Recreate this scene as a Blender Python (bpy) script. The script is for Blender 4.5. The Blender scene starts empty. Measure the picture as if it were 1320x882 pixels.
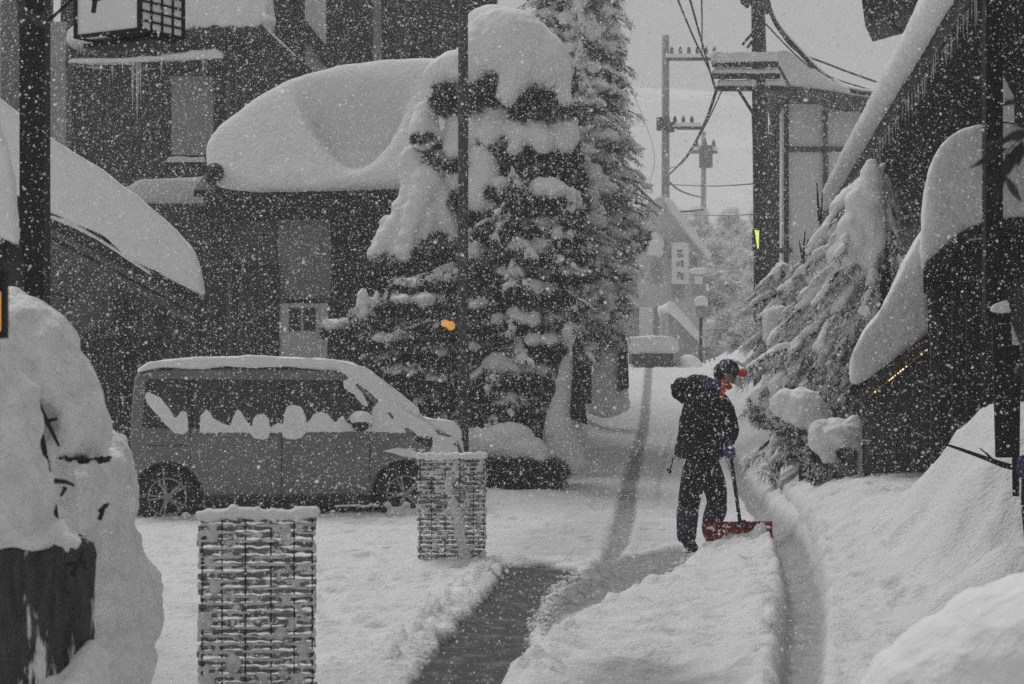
import bpy, bmesh, math, random
import numpy as np
from mathutils import Vector, Matrix, Euler
random.seed(7)
RNG = np.random.default_rng(7)
SC = bpy.context.scene
COL = SC.collection
PI = math.pi

# ------------------------------------------------------------------ camera
FPX = 2567.0            # focal length in pixels of the 1320 px wide photograph (70 mm)
CZ = 1.65
cd = bpy.data.cameras.new('camera')
cam = bpy.data.objects.new('camera', cd); COL.objects.link(cam)
cam.location = (0, 0, CZ); cam.rotation_euler = (PI / 2, 0, 0)
cd.lens = 70.0; cd.sensor_width = 36.0; cd.shift_y = 40 / 1320
cd.clip_start = 0.1; cd.clip_end = 1000
cd.dof.use_dof = True; cd.dof.focus_distance = 19.0; cd.dof.aperture_fstop = 6.3
SC.camera = cam

# ------------------------------------------------------------------ sky and sun (overcast, snowing)
w = bpy.data.worlds.new('World'); SC.world = w; w.use_nodes = True
nt = w.node_tree; nt.nodes.clear()
sky = nt.nodes.new('ShaderNodeTexSky'); sky.sky_type = 'NISHITA'; sky.sun_disc = False
SUN_EL, SUN_AZ = math.radians(56), math.radians(-30)   # behind the scene, from the left
sky.sun_elevation = SUN_EL; sky.sun_rotation = SUN_AZ % (2 * PI)
bw = nt.nodes.new('ShaderNodeRGBToBW')
mx = nt.nodes.new('ShaderNodeMix'); mx.data_type = 'RGBA'; mx.inputs[0].default_value = 0.86
mx.inputs[7].default_value = (3.9, 3.9, 3.92, 1)      # the even cloud cover
bg = nt.nodes.new('ShaderNodeBackground'); bg.inputs['Strength'].default_value = 0.074
wo = nt.nodes.new('ShaderNodeOutputWorld')
nt.links.new(sky.outputs[0], bw.inputs[0]); nt.links.new(bw.outputs[0], mx.inputs[6])
nt.links.new(mx.outputs[2], bg.inputs['Color']); nt.links.new(bg.outputs[0], wo.inputs['Surface'])
sd = bpy.data.lights.new('sun', 'SUN'); sd.energy = 1.35; sd.angle = math.radians(30); sd.color = (1, 0.99, 0.98)
sun = bpy.data.objects.new('sun', sd); COL.objects.link(sun)
sun.rotation_euler = (-(PI / 2 - SUN_EL), 0, -SUN_AZ); sun.location = (0, 0, 30)
SC.view_settings.view_transform = 'Standard'; SC.view_settings.look = 'None'
SC.view_settings.exposure = 0.28; SC.view_settings.gamma = 1.0
SC.render.engine = 'CYCLES'
SC.cycles.max_bounces = 5; SC.cycles.diffuse_bounces = 3; SC.cycles.volume_bounces = 1
SC.cycles.use_denoising = False     # the fine grain of the picture is left in

# ------------------------------------------------------------------ helpers
def W(px, py, Y):
    """world point seen at photograph pixel (px,py) at distance Y"""
    return Vector(((px - 660) * Y / FPX, Y, CZ + (481 - py) * Y / FPX))
def XW(px, Y): return (px - 660) * Y / FPX
def ZW(py, Y): return CZ + (481 - py) * Y / FPX

def sstep(x, a, b):
    t = np.clip((x - a) / (b - a), 0, 1); return t * t * (3 - 2 * t)

def _hash(ix, iy, iz, seed):
    h = (ix.astype(np.int64) * 374761393 + iy.astype(np.int64) * 668265263 + iz.astype(np.int64) * 2147483647 + seed * 974634777) & 0xFFFFFFFF
    h = ((h ^ (h >> 13)) * 1274126177) & 0xFFFFFFFF
    h = (h ^ (h >> 16)) & 0xFFFFFF
    return h / float(0xFFFFFF)
def vnoise(P, f, seed=0):
    """value noise -1..1 of Nx3 points"""
    Q = np.asarray(P, float) * f
    i = np.floor(Q).astype(np.int64); t = Q - i; t = t * t * (3 - 2 * t)
    r = 0
    for dx in (0, 1):
        for dy in (0, 1):
            for dz in (0, 1):
                wgt = (t[:, 0] if dx else 1 - t[:, 0]) * (t[:, 1] if dy else 1 - t[:, 1]) * (t[:, 2] if dz else 1 - t[:, 2])
                r = r + wgt * _hash(i[:, 0] + dx, i[:, 1] + dy, i[:, 2] + dz, seed)
    return r * 2 - 1
def fbm(P, f, oct=4, seed=0, gain=0.5):
    a, s, r = 1.0, 0.0, 0
    for k in range(oct):
        r = r + a * vnoise(P, f, seed + k * 17); s += a; a *= gain; f *= 2.03
    return r / s

# ------------------------------------------------------------------ materials
def mat(name, c, c2=None, scale=8.0, rough=0.8, bump=0.2, bscale=None, snow=0.0, snow_scale=14.0, stretch=(1, 1, 1), top=0.0, metal=0.0, emit=None, bdist=0.01, spec=0.3):
    """procedural material: two tones by noise, fine relief, and clinging snow (as a dusting, and on faces that look up)"""
    m = bpy.data.materials.new(name); m.use_nodes = True
    nt = m.node_tree; N = nt.nodes; L = nt.links
    bs = N['Principled BSDF']; bs.inputs['Roughness'].default_value = rough; bs.inputs['Metallic'].default_value = metal
    bs.inputs['Specular IOR Level'].default_value = spec
    c = (c,) * 3 if isinstance(c, (int, float)) else c
    c2 = tuple(x * 0.6 for x in c) if c2 is None else ((c2,) * 3 if isinstance(c2, (int, float)) else c2)
    tc = N.new('ShaderNodeTexCoord'); oi = N.new('ShaderNodeObjectInfo')
    ad = N.new('ShaderNodeVectorMath'); ad.operation = 'MULTIPLY_ADD'
    cb = N.new('ShaderNodeCombineXYZ')
    for i in range(3): L.new(oi.outputs['Random'], cb.inputs[i])
    ad.inputs[1].default_value = (19, 23, 29); L.new(cb.outputs[0], ad.inputs[0]); L.new(tc.outputs['Object'], ad.inputs[2])
    mp = N.new('ShaderNodeMapping'); mp.inputs['Scale'].default_value = stretch; L.new(ad.outputs[0], mp.inputs[0])
    n = N.new('ShaderNodeTexNoise'); n.inputs['Scale'].default_value = scale; n.inputs['Detail'].default_value = 5; n.inputs['Roughness'].default_value = 0.6
    L.new(mp.outputs[0], n.inputs['Vector'])
    r = N.new('ShaderNodeMapRange'); r.inputs[1].default_value = 0.3; r.inputs[2].default_value = 0.7; L.new(n.outputs[0], r.inputs[0])
    mi = N.new('ShaderNodeMix'); mi.data_type = 'RGBA'; mi.inputs[6].default_value = (*c2, 1); mi.inputs[7].default_value = (*c, 1)
    L.new(r.outputs[0], mi.inputs[0]); out = mi.outputs[2]
    if snow or top:
        n2 = N.new('ShaderNodeTexNoise'); n2.inputs['Scale'].default_value = snow_scale; n2.inputs['Detail'].default_value = 4
        n2.inputs['Roughness'].default_value = 0.7
        L.new(ad.outputs[0], n2.inputs['Vector'])
        ge = N.new('ShaderNodeNewGeometry'); sp = N.new('ShaderNodeSeparateXYZ'); L.new(ge.outputs['Normal'], sp.inputs[0])
        ma = N.new('ShaderNodeMath'); ma.operation = 'MULTIPLY_ADD'; L.new(sp.outputs['Z'], ma.inputs[0]); ma.inputs[1].default_value = top * 0.5
        L.new(n2.outputs[0], ma.inputs[2])
        r2 = N.new('ShaderNodeMapRange'); th = 0.72 - snow * 0.35
        r2.inputs[1].default_value = th; r2.inputs[2].default_value = th + 0.06; L.new(ma.outputs[0], r2.inputs[0])
        m2 = N.new('ShaderNodeMix'); m2.data_type = 'RGBA'; m2.inputs[7].default_value = (0.8, 0.8, 0.81, 1)
        L.new(r2.outputs[0], m2.inputs[0]); L.new(out, m2.inputs[6]); out = m2.outputs[2]
    L.new(out, bs.inputs['Base Color'])
    if bump:
        n3 = N.new('ShaderNodeTexNoise'); n3.inputs['Scale'].default_value = bscale or scale * 3; n3.inputs['Detail'].default_value = 6
        L.new(mp.outputs[0], n3.inputs['Vector'])
        bp = N.new('ShaderNodeBump'); bp.inputs['Strength'].default_value = bump; bp.inputs['Distance'].default_value = bdist
        L.new(n3.outputs[0], bp.inputs['Height']); L.new(bp.outputs[0], bs.inputs['Normal'])
    if emit:
        bs.inputs['Emission Color'].default_value = (*emit[0], 1); bs.inputs['Emission Strength'].default_value = emit[1]
    return m

MT = {}
MT['snow'] = mat('snow', 0.84, 0.76, scale=5, rough=0.85, bump=0.8, bscale=14, bdist=0.03, spec=0.2)
MT['snow_fluffy'] = mat('snow_fluffy', 0.84, 0.68, scale=12, rough=0.85, bump=1.0, bscale=26, bdist=0.035, spec=0.2)
MT['crust'] = mat('crusted_snow', 0.78, 0.5, scale=30, rough=0.85, bump=0.9, bscale=70, bdist=0.01, spec=0.2)
MT['wood_dark'] = mat('dark_timber', 0.038, 0.016, scale=4, stretch=(3, 3, .5), rough=0.75, bump=0.5, snow=0.12, snow_scale=40)
MT['wood_black'] = mat('black_timber', 0.010, 0.006, scale=6, stretch=(3, 3, .5), rough=0.7, bump=0.4, snow=0.05, snow_scale=35)
MT['wood_grey'] = mat('grey_timber', 0.12, 0.06, scale=5, stretch=(3, 3, .4), rough=0.85, bump=0.5, snow=0.12, snow_scale=30)
MT['wood_pale'] = mat('pale_timber', 0.34, 0.22, scale=5, stretch=(3, 3, .4), rough=0.85, bump=0.4)
MT['plaster'] = mat('grey_plaster', 0.38, 0.28, scale=2.2, rough=0.95, bump=0.3, snow=0.1, snow_scale=30)
MT['plaster_dark'] = mat('dark_plaster', 0.14, 0.08, scale=2.2, rough=0.95, bump=0.3, snow=0.12, snow_scale=26)
MT['plaster_white'] = mat('white_plaster', 0.82, 0.74, scale=1.4, rough=0.95, bump=0.3)
MT['glass'] = mat('dark_glass', 0.02, 0.012, scale=2, rough=0.12, bump=0.0, spec=0.5)
MT['glass_grey'] = mat('misted_glass', 0.09, 0.07, scale=2, rough=0.3, bump=0.1, spec=0.4)
MT['rubber'] = mat('black_rubber', 0.014, 0.009, scale=20, rough=0.8, bump=0.3, snow=0.16, snow_scale=40)
MT['bark'] = mat('bark', 0.03, 0.014, scale=10, stretch=(2, 2, .5), rough=0.95, bump=1.0, bdist=0.03, snow=0.15)
MT['needles'] = mat('dark_needles', (0.017, 0.020, 0.016), (0.010, 0.012, 0.010), scale=6, rough=0.9, bump=0, snow=0.36, snow_scale=9, top=0.0)
MT['needles_snowy'] = mat('frosted_needles', (0.024, 0.027, 0.024), (0.012, 0.014, 0.012), scale=6, rough=0.9, bump=0, snow=0.72, snow_scale=9, top=0.0)
MT['needles_white'] = mat('iced_twigs', 0.12, 0.05, scale=6, rough=0.9, bump=0, snow=0.95, snow_scale=5, top=0.0)
MT['paint'] = mat('grey_car_paint', 0.17, 0.12, scale=1.8, rough=0.26, bump=0.08, bscale=60, snow=0.10, snow_scale=38, metal=0.1, spec=0.5)
MT['trim'] = mat('black_trim', 0.012, 0.008, scale=8, rough=0.5, bump=0.1, snow=0.1, snow_scale=40)
MT['alloy'] = mat('alloy', 0.3, 0.2, scale=8, rough=0.35, bump=0.1, metal=0.7, snow=0.1, snow_scale=30)
MT['lens'] = mat('lamp_lens', 0.75, 0.6, scale=8, rough=0.08, bump=0.0, spec=0.6)
MT['wicker'] = mat('wicker', 0.26, 0.12, scale=18, rough=0.9, bump=0.7, snow=0.58, snow_scale=20, top=0.35, stretch=(.4, 1, 1))
MT['wicker_dark'] = mat('wicker_stake', 0.02, 0.01, scale=18, rough=0.9, bump=0.7, snow=0.1, snow_scale=24)
MT['cloth_black'] = mat('black_cloth', 0.011, 0.007, scale=10, rough=0.9, bump=0.6, bscale=16, bdist=0.03, snow=0.16, snow_scale=55)
MT['cloth_navy'] = mat('navy_cloth', (0.040, 0.046, 0.080), (0.022, 0.026, 0.045), scale=10, rough=0.85, bump=0.6, bscale=14, bdist=0.03, snow=0.14, snow_scale=55)
MT['glove'] = mat('blue_glove', (0.08, 0.11, 0.30), (0.05, 0.07, 0.18), scale=20, rough=0.8, bump=0.4, snow=0.12, snow_scale=60)
MT['blue_cloth'] = mat('blue_cloth', (0.06, 0.07, 0.17), (0.04, 0.045, 0.10), scale=20, rough=0.9, bump=0.4, snow=0.2, snow_scale=50)
MT['cap'] = mat('dark_blue_cap', (0.018, 0.03, 0.055), (0.01, 0.016, 0.03), scale=20, rough=0.9, bump=0.4, snow=0.12, snow_scale=50, top=0.35)
MT['red_cloth'] = mat('red_cloth', (0.62, 0.04, 0.035), (0.42, 0.03, 0.03), scale=20, rough=0.85, bump=0.3)
MT['red_plastic'] = mat('red_plastic', (0.30, 0.012, 0.018), (0.16, 0.010, 0.014), scale=12, rough=0.5, bump=0.2, snow=0.26, snow_scale=26)
MT['skin'] = mat('skin', (0.30, 0.20, 0.16), (0.25, 0.16, 0.13), scale=20, rough=0.6, bump=0.1)
MT['hair'] = mat('hair', 0.01, 0.006, scale=30, rough=0.6, bump=0.5)
MT['white_cloth'] = mat('white_cloth', 0.6, 0.5, scale=20, rough=0.9, bump=0.3)
MT['boot'] = mat('black_boot', 0.012, 0.008, scale=20, rough=0.5, bump=0.3, snow=0.22, snow_scale=50)
MT['post_metal'] = mat('grey_post_metal', 0.052, 0.035, scale=6, rough=0.6, bump=0.2, snow=0.16, snow_scale=40)
MT['pole_conc'] = mat('utility_pole_concrete', 0.075, 0.045, scale=5, rough=0.9, bump=0.4, snow=0.2, snow_scale=14)
MT['pole_far'] = mat('haze_paled_pole', 0.30, 0.2, scale=5, rough=0.9, bump=0.4, snow=0.3, snow_scale=4)  # base grey raised to paint in distance haze, plus a dusting of snow
MT['pole_dark'] = mat('utility_pole_dark', 0.05, 0.03, scale=5, rough=0.9, bump=0.4, snow=0.16, snow_scale=10)
MT['cable'] = mat('cable', 0.03, 0.02, scale=5, rough=0.8, bump=0, snow=0.05, top=0.2)
MT['stone'] = mat('stone', 0.09, 0.05, scale=6, rough=0.95, bump=0.8, snow=0.2)
MT['lamp_box'] = mat('lamp_box_white', 0.84, 0.78, scale=2, rough=0.7, bump=0.1)
MT['ink'] = mat('black_ink', 0.012, 0.01, scale=20, rough=0.8, bump=0)
MT['orange_rope'] = mat('orange_rope', (0.85, 0.42, 0.05), (0.6, 0.28, 0.03), scale=30, rough=0.7, bump=0.3)
MT['lamp_orange'] = mat('lamp_orange', (0.9, 0.5, 0.15), (0.8, 0.4, 0.1), scale=8, rough=0.5, bump=0, emit=((1.0, 0.40, 0.06), 0.34))
MT['lamp_yellow'] = mat('lamp_yellow', (0.7, 0.72, 0.2), (0.6, 0.62, 0.1), scale=8, rough=0.5, bump=0, emit=((0.80, 0.86, 0.22), 0.75))
MT['leaf_dark'] = mat('dark_leaf', (0.03, 0.034, 0.03), (0.02, 0.022, 0.02), scale=8, rough=0.6, bump=0.1)
MT['ice'] = mat('ice', 0.5, 0.4, scale=10, rough=0.2, bump=0.1, spec=0.5)

# ------------------------------------------------------------------ mesh building
class MB:
    def __init__(s): s.v = []; s.f = []
    def add(s, vs, fs):
        n = len(s.v); s.v.extend([tuple(v) for v in vs]); s.f.extend([tuple(i + n for i in f) for f in fs]); return s
    def box(s, c, size, rot=None):
        c = Vector(c); hx, hy, hz = size[0] / 2, size[1] / 2, size[2] / 2
        b = min(hx, hy, hz) * 0.18
        vs = []
        R = Euler(rot).to_matrix() if rot is not None else None
        for sx in (-1, 1):
            for sy in (-1, 1):
                for sz in (-1, 1):
                    v = Vector((sx * hx, sy * hy, sz * hz)); vs.append(c + (R @ v if R else v))
        s.add(vs, [(0, 1, 3, 2), (4, 6, 7, 5), (0, 4, 5, 1), (2, 3, 7, 6), (0, 2, 6, 4), (1, 5, 7, 3)]); return s
    def beam(s, a, b, wx, wz, up=(0, 0, 1)):
        """rectangular bar from a to b"""
        a, b = Vector(a), Vector(b); d = (b - a).normalized(); u = Vector(up)
        if abs(d.dot(u)) > 0.97: u = Vector((0, 1, 0))
        r = d.cross(u).normalized(); u = r.cross(d).normalized()
        vs = []
        for p in (a, b):
            for sx, sz in ((-1, -1), (1, -1), (1, 1), (-1, 1)): vs.append(p + r * sx * wx / 2 + u * sz * wz / 2)
        s.add(vs, [(0, 3, 2, 1), (4, 5, 6, 7), (0, 1, 5, 4), (1, 2, 6, 5), (2, 3, 7, 6), (3, 0, 4, 7)]); return s
    def tube(s, pts, rad, n=8, cap=True):
        pts = [Vector(p) for p in pts]; m = len(pts)
        if isinstance(rad, (int, float)): rad = [rad] * m
        vs = []; ref = None
        for i, p in enumerate(pts):
            d = (pts[min(i + 1, m - 1)] - pts[max(i - 1, 0)]).normalized()
            if ref is None: ref = d.orthogonal().normalized()
            ref = (ref - d * ref.dot(d)).normalized(); q = d.cross(ref)
            for k in range(n):
                a = 2 * PI * k / n; vs.append(p + (ref * math.cos(a) + q * math.sin(a)) * rad[i])
        fs = []
        for i in range(m - 1):
            for k in range(n): fs.append((i * n + k, i * n + (k + 1) % n, (i + 1) * n + (k + 1) % n, (i + 1) * n + k))
        if cap: fs.append(tuple(reversed(range(n)))); fs.append(tuple((m - 1) * n + k for k in range(n)))
        s.add(vs, fs); return s
    def ell(s, c, r, n=10, m=7, rot=None):
        c = Vector(c); r = (r,) * 3 if isinstance(r, (int, float)) else r
        R = Euler(rot).to_matrix() if rot is not None else None
        vs = [];
        def P(x, y, z):
            v = Vector((x * r[0], y * r[1], z * r[2])); return c + (R @ v if R else v)
        vs.append(P(0, 0, -1))
        for i in range(1, m):
            t = -PI / 2 + PI * i / m
            for k in range(n):
                a = 2 * PI * k / n; vs.append(P(math.cos(t) * math.cos(a), math.cos(t) * math.sin(a), math.sin(t)))
        vs.append(P(0, 0, 1)); fs = []
        for k in range(n): fs.append((0, 1 + (k + 1) % n, 1 + k))
        for i in range(m - 2):
            for k in range(n):
                a = 1 + i * n + k; b = 1 + i * n + (k + 1) % n; fs.append((a, b, b + n, a + n))
        t = len(vs) - 1; o = 1 + (m - 2) * n
        for k in range(n): fs.append((t, o + k, o + (k + 1) % n))
        s.add(vs, fs); return s
    def prism(s, poly, d):
        """poly: list of 3D points (planar), d: extrusion vector"""
        poly = [Vector(p) for p in poly]; d = Vector(d); n = len(poly)
        vs = poly + [p + d for p in poly]
        fs = [tuple(range(n)), tuple(reversed(range(n, 2 * n)))]
        for i in range(n): fs.append((i, i + n, (i + 1) % n + n, (i + 1) % n))
        s.add(vs, fs); return s
    def ppoly(s, pts, Y0, Y1, sk=0.0):
        """outline given in photograph pixels as it stands at distance Y0, with real depth back to Y1"""
        return s.prism([W(x, y, Y0) for x, y in pts], (sk * (Y1 - Y0), Y1 - Y0, 0))
    def lathe(s, prof, n=24, c=(0, 0, 0), axis='z'):
        vs = []
        for r, h in prof:
            for k in range(n):
                a = 2 * PI * k / n; x, y = r * math.cos(a), r * math.sin(a)
                v = (x, y, h) if axis == 'z' else (x, h, y)
                vs.append((v[0] + c[0], v[1] + c[1], v[2] + c[2]))
        fs = []
        for i in range(len(prof) - 1):
            for k in range(n): fs.append((i * n + k, i * n + (k + 1) % n, (i + 1) * n + (k + 1) % n, (i + 1) * n + k))
        s.add(vs, fs); return s
    def mesh(s, name, m, smooth=False, fix=True):
        me = bpy.data.meshes.new(name); me.from_pydata(s.v, [], s.f)
        if fix:
            bm = bmesh.new(); bm.from_mesh(me); bmesh.ops.recalc_face_normals(bm, faces=bm.faces); bm.to_mesh(me); bm.free()
        me.materials.append(m)
        if smooth: me.polygons.foreach_set('use_smooth', [True] * len(me.polygons))
        me.update(); return me
    def build(s, name, m, parent=None, smooth=False, fix=True, kind=None):
        return put(name, s.mesh(name, m, smooth, fix), parent, kind)

def put(name, me, parent=None, kind=None, loc=None, rot=None):
    o = bpy.data.objects.new(name, me); COL.objects.link(o)
    if parent is not None:
        o.parent = parent; bpy_inv(o, parent)
    if loc is not None: o.location = loc
    if rot is not None: o.rotation_euler = rot
    if kind: o['kind'] = kind
    return o
def bpy_inv(o, parent):
    # meshes are written in world coordinates unless the thing sits at the origin of its own frame
    if parent.get('_world'): o.matrix_parent_inverse = PM[parent.name].inverted()
PM = {}
def thing(name, label, cat, loc=(0, 0, 0), rot=(0, 0, 0), group=None, world=True):
    """Empty at the thing's base. world=True: its parts' meshes are written in world coordinates"""
    o = bpy.data.objects.new(name, None); COL.objects.link(o); o.empty_display_size = 0.2
    o.location = loc; o.rotation_euler = rot; o['label'] = label; o['category'] = cat
    if group: o['group'] = group
    if world:
        o['_world'] = 1; PM[o.name] = Matrix.LocRotScale(Vector(loc), Euler(rot), None)
    return o
def tag(o, label, cat, group=None, kind=None):
    if label: o['label'] = label
    if cat: o['category'] = cat
    if group: o['group'] = group
    if kind: o['kind'] = kind
    return o
def recentre(o, base):
    """move the object's origin to its base without moving it"""
    base = Vector(base); o.data.transform(Matrix.Translation(-base)); o.location = base; return o

DG = None
def evaluated(mb_or_mesh, mods, name='tmp'):
    me = mb_or_mesh if isinstance(mb_or_mesh, bpy.types.Mesh) else mb_or_mesh.mesh(name, MT['snow'])
    o = bpy.data.objects.new(name, me); COL.objects.link(o)
    for typ, kw in mods:
        md = o.modifiers.new(typ, typ)
        for k, v in kw.items(): setattr(md, k, v)
    dg = bpy.context.evaluated_depsgraph_get()
    r = bpy.data.meshes.new_from_object(o.evaluated_get(dg))
    bpy.data.objects.remove(o); bpy.data.meshes.remove(me)
    return r
def coords(me):
    a = np.empty(len(me.vertices) * 3, np.float32); me.vertices.foreach_get('co', a); return a.reshape(-1, 3).astype(float)
def normals(me):
    a = np.empty(len(me.vertices) * 3, np.float32); me.vertices.foreach_get('normal', a); return a.reshape(-1, 3).astype(float)
def setco(me, a): me.vertices.foreach_set('co', a.astype(np.float32).ravel()); me.update()

def vox(name, mb, voxel=0.04, smooth=6, amp=0.03, freq=2.5, amp2=0.008, freq2=12, m=None, parent=None, kind=None, fn=None, seed=1, fac=0.5):
    """melt overlapping solids into one soft snow mass"""
    me = evaluated(mb, [('REMESH', dict(mode='VOXEL', voxel_size=voxel, use_smooth_shade=True)), ('SMOOTH', dict(factor=fac, iterations=smooth))], name)
    P = coords(me)
    if amp or amp2:
        Nn = normals(me)
        d = amp * fbm(P, freq, 3, seed) + amp2 * fbm(P, freq2, 3, seed + 5)
        P = P + Nn * d[:, None]
    if fn is not None: P = fn(P)
    setco(me, P)
    me.materials.clear(); me.materials.append(m or MT['snow'])
    me.polygons.foreach_set('use_smooth', [True] * len(me.polygons))
    me.name = name
    return put(name, me, parent, kind)

def pell(mb, px, py, rx, ry, Y, dy=None, **k):
    """ellipsoid placed by where it is seen, radii rx, ry in photograph pixels, depth radius dy in metres"""
    s = Y / FPX
    return mb.ell(W(px, py, Y), (rx * s, dy if dy is not None else rx * s, ry * s), **k)

def tri_cloud(name, P, D, Lg, Wd, m, parent=None, kind=None):
    """many thin needle triangles: centres P, directions D, length Lg, width Wd"""
    n = len(P); R = RNG.normal(size=(n, 3)); S = np.cross(D, R); S /= np.linalg.norm(S, axis=1)[:, None] + 1e-9
    Lg = np.broadcast_to(Lg, n)[:, None]; Wd = np.broadcast_to(Wd, n)[:, None]
    V = np.empty((n, 3, 3)); V[:, 0] = P - S * Wd / 2; V[:, 1] = P + S * Wd / 2; V[:, 2] = P + D * Lg
    me = bpy.data.meshes.new(name); me.vertices.add(n * 3); me.vertices.foreach_set('co', V.astype(np.float32).ravel())
    me.loops.add(n * 3); me.loops.foreach_set('vertex_index', np.arange(n * 3, dtype=np.int32))
    me.polygons.add(n); me.polygons.foreach_set('loop_start', np.arange(0, n * 3, 3, dtype=np.int32))
    me.update(calc_edges=True); me.validate(); me.materials.append(m)
    return put(name, me, parent, kind)

def rand_dirs(n):
    v = RNG.normal(size=(n, 3)); return v / np.linalg.norm(v, axis=1)[:, None]

# ------------------------------------------------------------------ ground: snow sheet with tracks, cleared asphalt and banks
def gbase(X, Y):
    X = np.asarray(X, float); Y = np.asarray(Y, float)
    z = np.where(Y < 19, 0, np.where(Y < 50, 0.0018 * (Y - 19) ** 2, 1.73 + (Y - 50) * 0.012))
    xc = 1.3 + 0.093 * (Y - 18)
    L = sstep(Y, 26, 31) * sstep(xc - 1.25 - X, 0, 1.8) * 1.0
    L = L + 0.5 * sstep(Y, 38, 48) * sstep(xc - 1.7 - X, 0, 3)
    R = sstep(X - (xc + .75), 0, 1.25) * 0.56 * sstep(Y, 12, 18)
    R = R + 0.5 * sstep(X - (xc + 2.6), 0, 2.5) * sstep(Y, 22, 30)
    return z + L + R
def gz(x, y): return float(gbase(np.array([x]), np.array([y]))[0])
def G(px, py):
    Y = 4235.6 / max(py - 481, 8)
    for _ in range(12):
        X = XW(px, Y); z = gz(X, Y); Y = 0.5 * Y + 0.5 * (CZ - z) * FPX / max(py - 481, 8)
    return (XW(px, Y), Y)
def polydist(X, Y, pts, wd=None):
    """distance to a polyline (and interpolated half width)"""
    best = np.full(X.shape, 1e9); ww = np.zeros(X.shape); side = np.zeros(X.shape)
    for i in range(len(pts) - 1):
        ax, ay = pts[i]; bx, by = pts[i + 1]; dx, dy = bx - ax, by - ay
        t = np.clip(((X - ax) * dx + (Y - ay) * dy) / (dx * dx + dy * dy), 0, 1)
        ex, ey = X - (ax + t * dx), Y - (ay + t * dy)
        d = np.hypot(ex, ey); k = d < best
        best = np.where(k, d, best); side = np.where(k, np.sign(ex * dy - ey * dx), side)
        if wd is not None: ww = np.where(k, wd[i] * (1 - t) + wd[i + 1] * t, ww)
    return best, ww, side
def inpoly(X, Y, pts):
    """signed distance to polygon (positive inside)"""
    n = len(pts); ins = np.zeros(X.shape, bool)
    for i in range(n):
        ax, ay = pts[i]; bx, by = pts[(i + 1) % n]
        c = ((ay > Y) != (by > Y)) & (X < (bx - ax) * (Y - ay) / (by - ay + 1e-12) + ax)
        ins ^= c
    d, _, _ = polydist(X, Y, pts + [pts[0]])
    return np.where(ins, d, -d)

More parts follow.
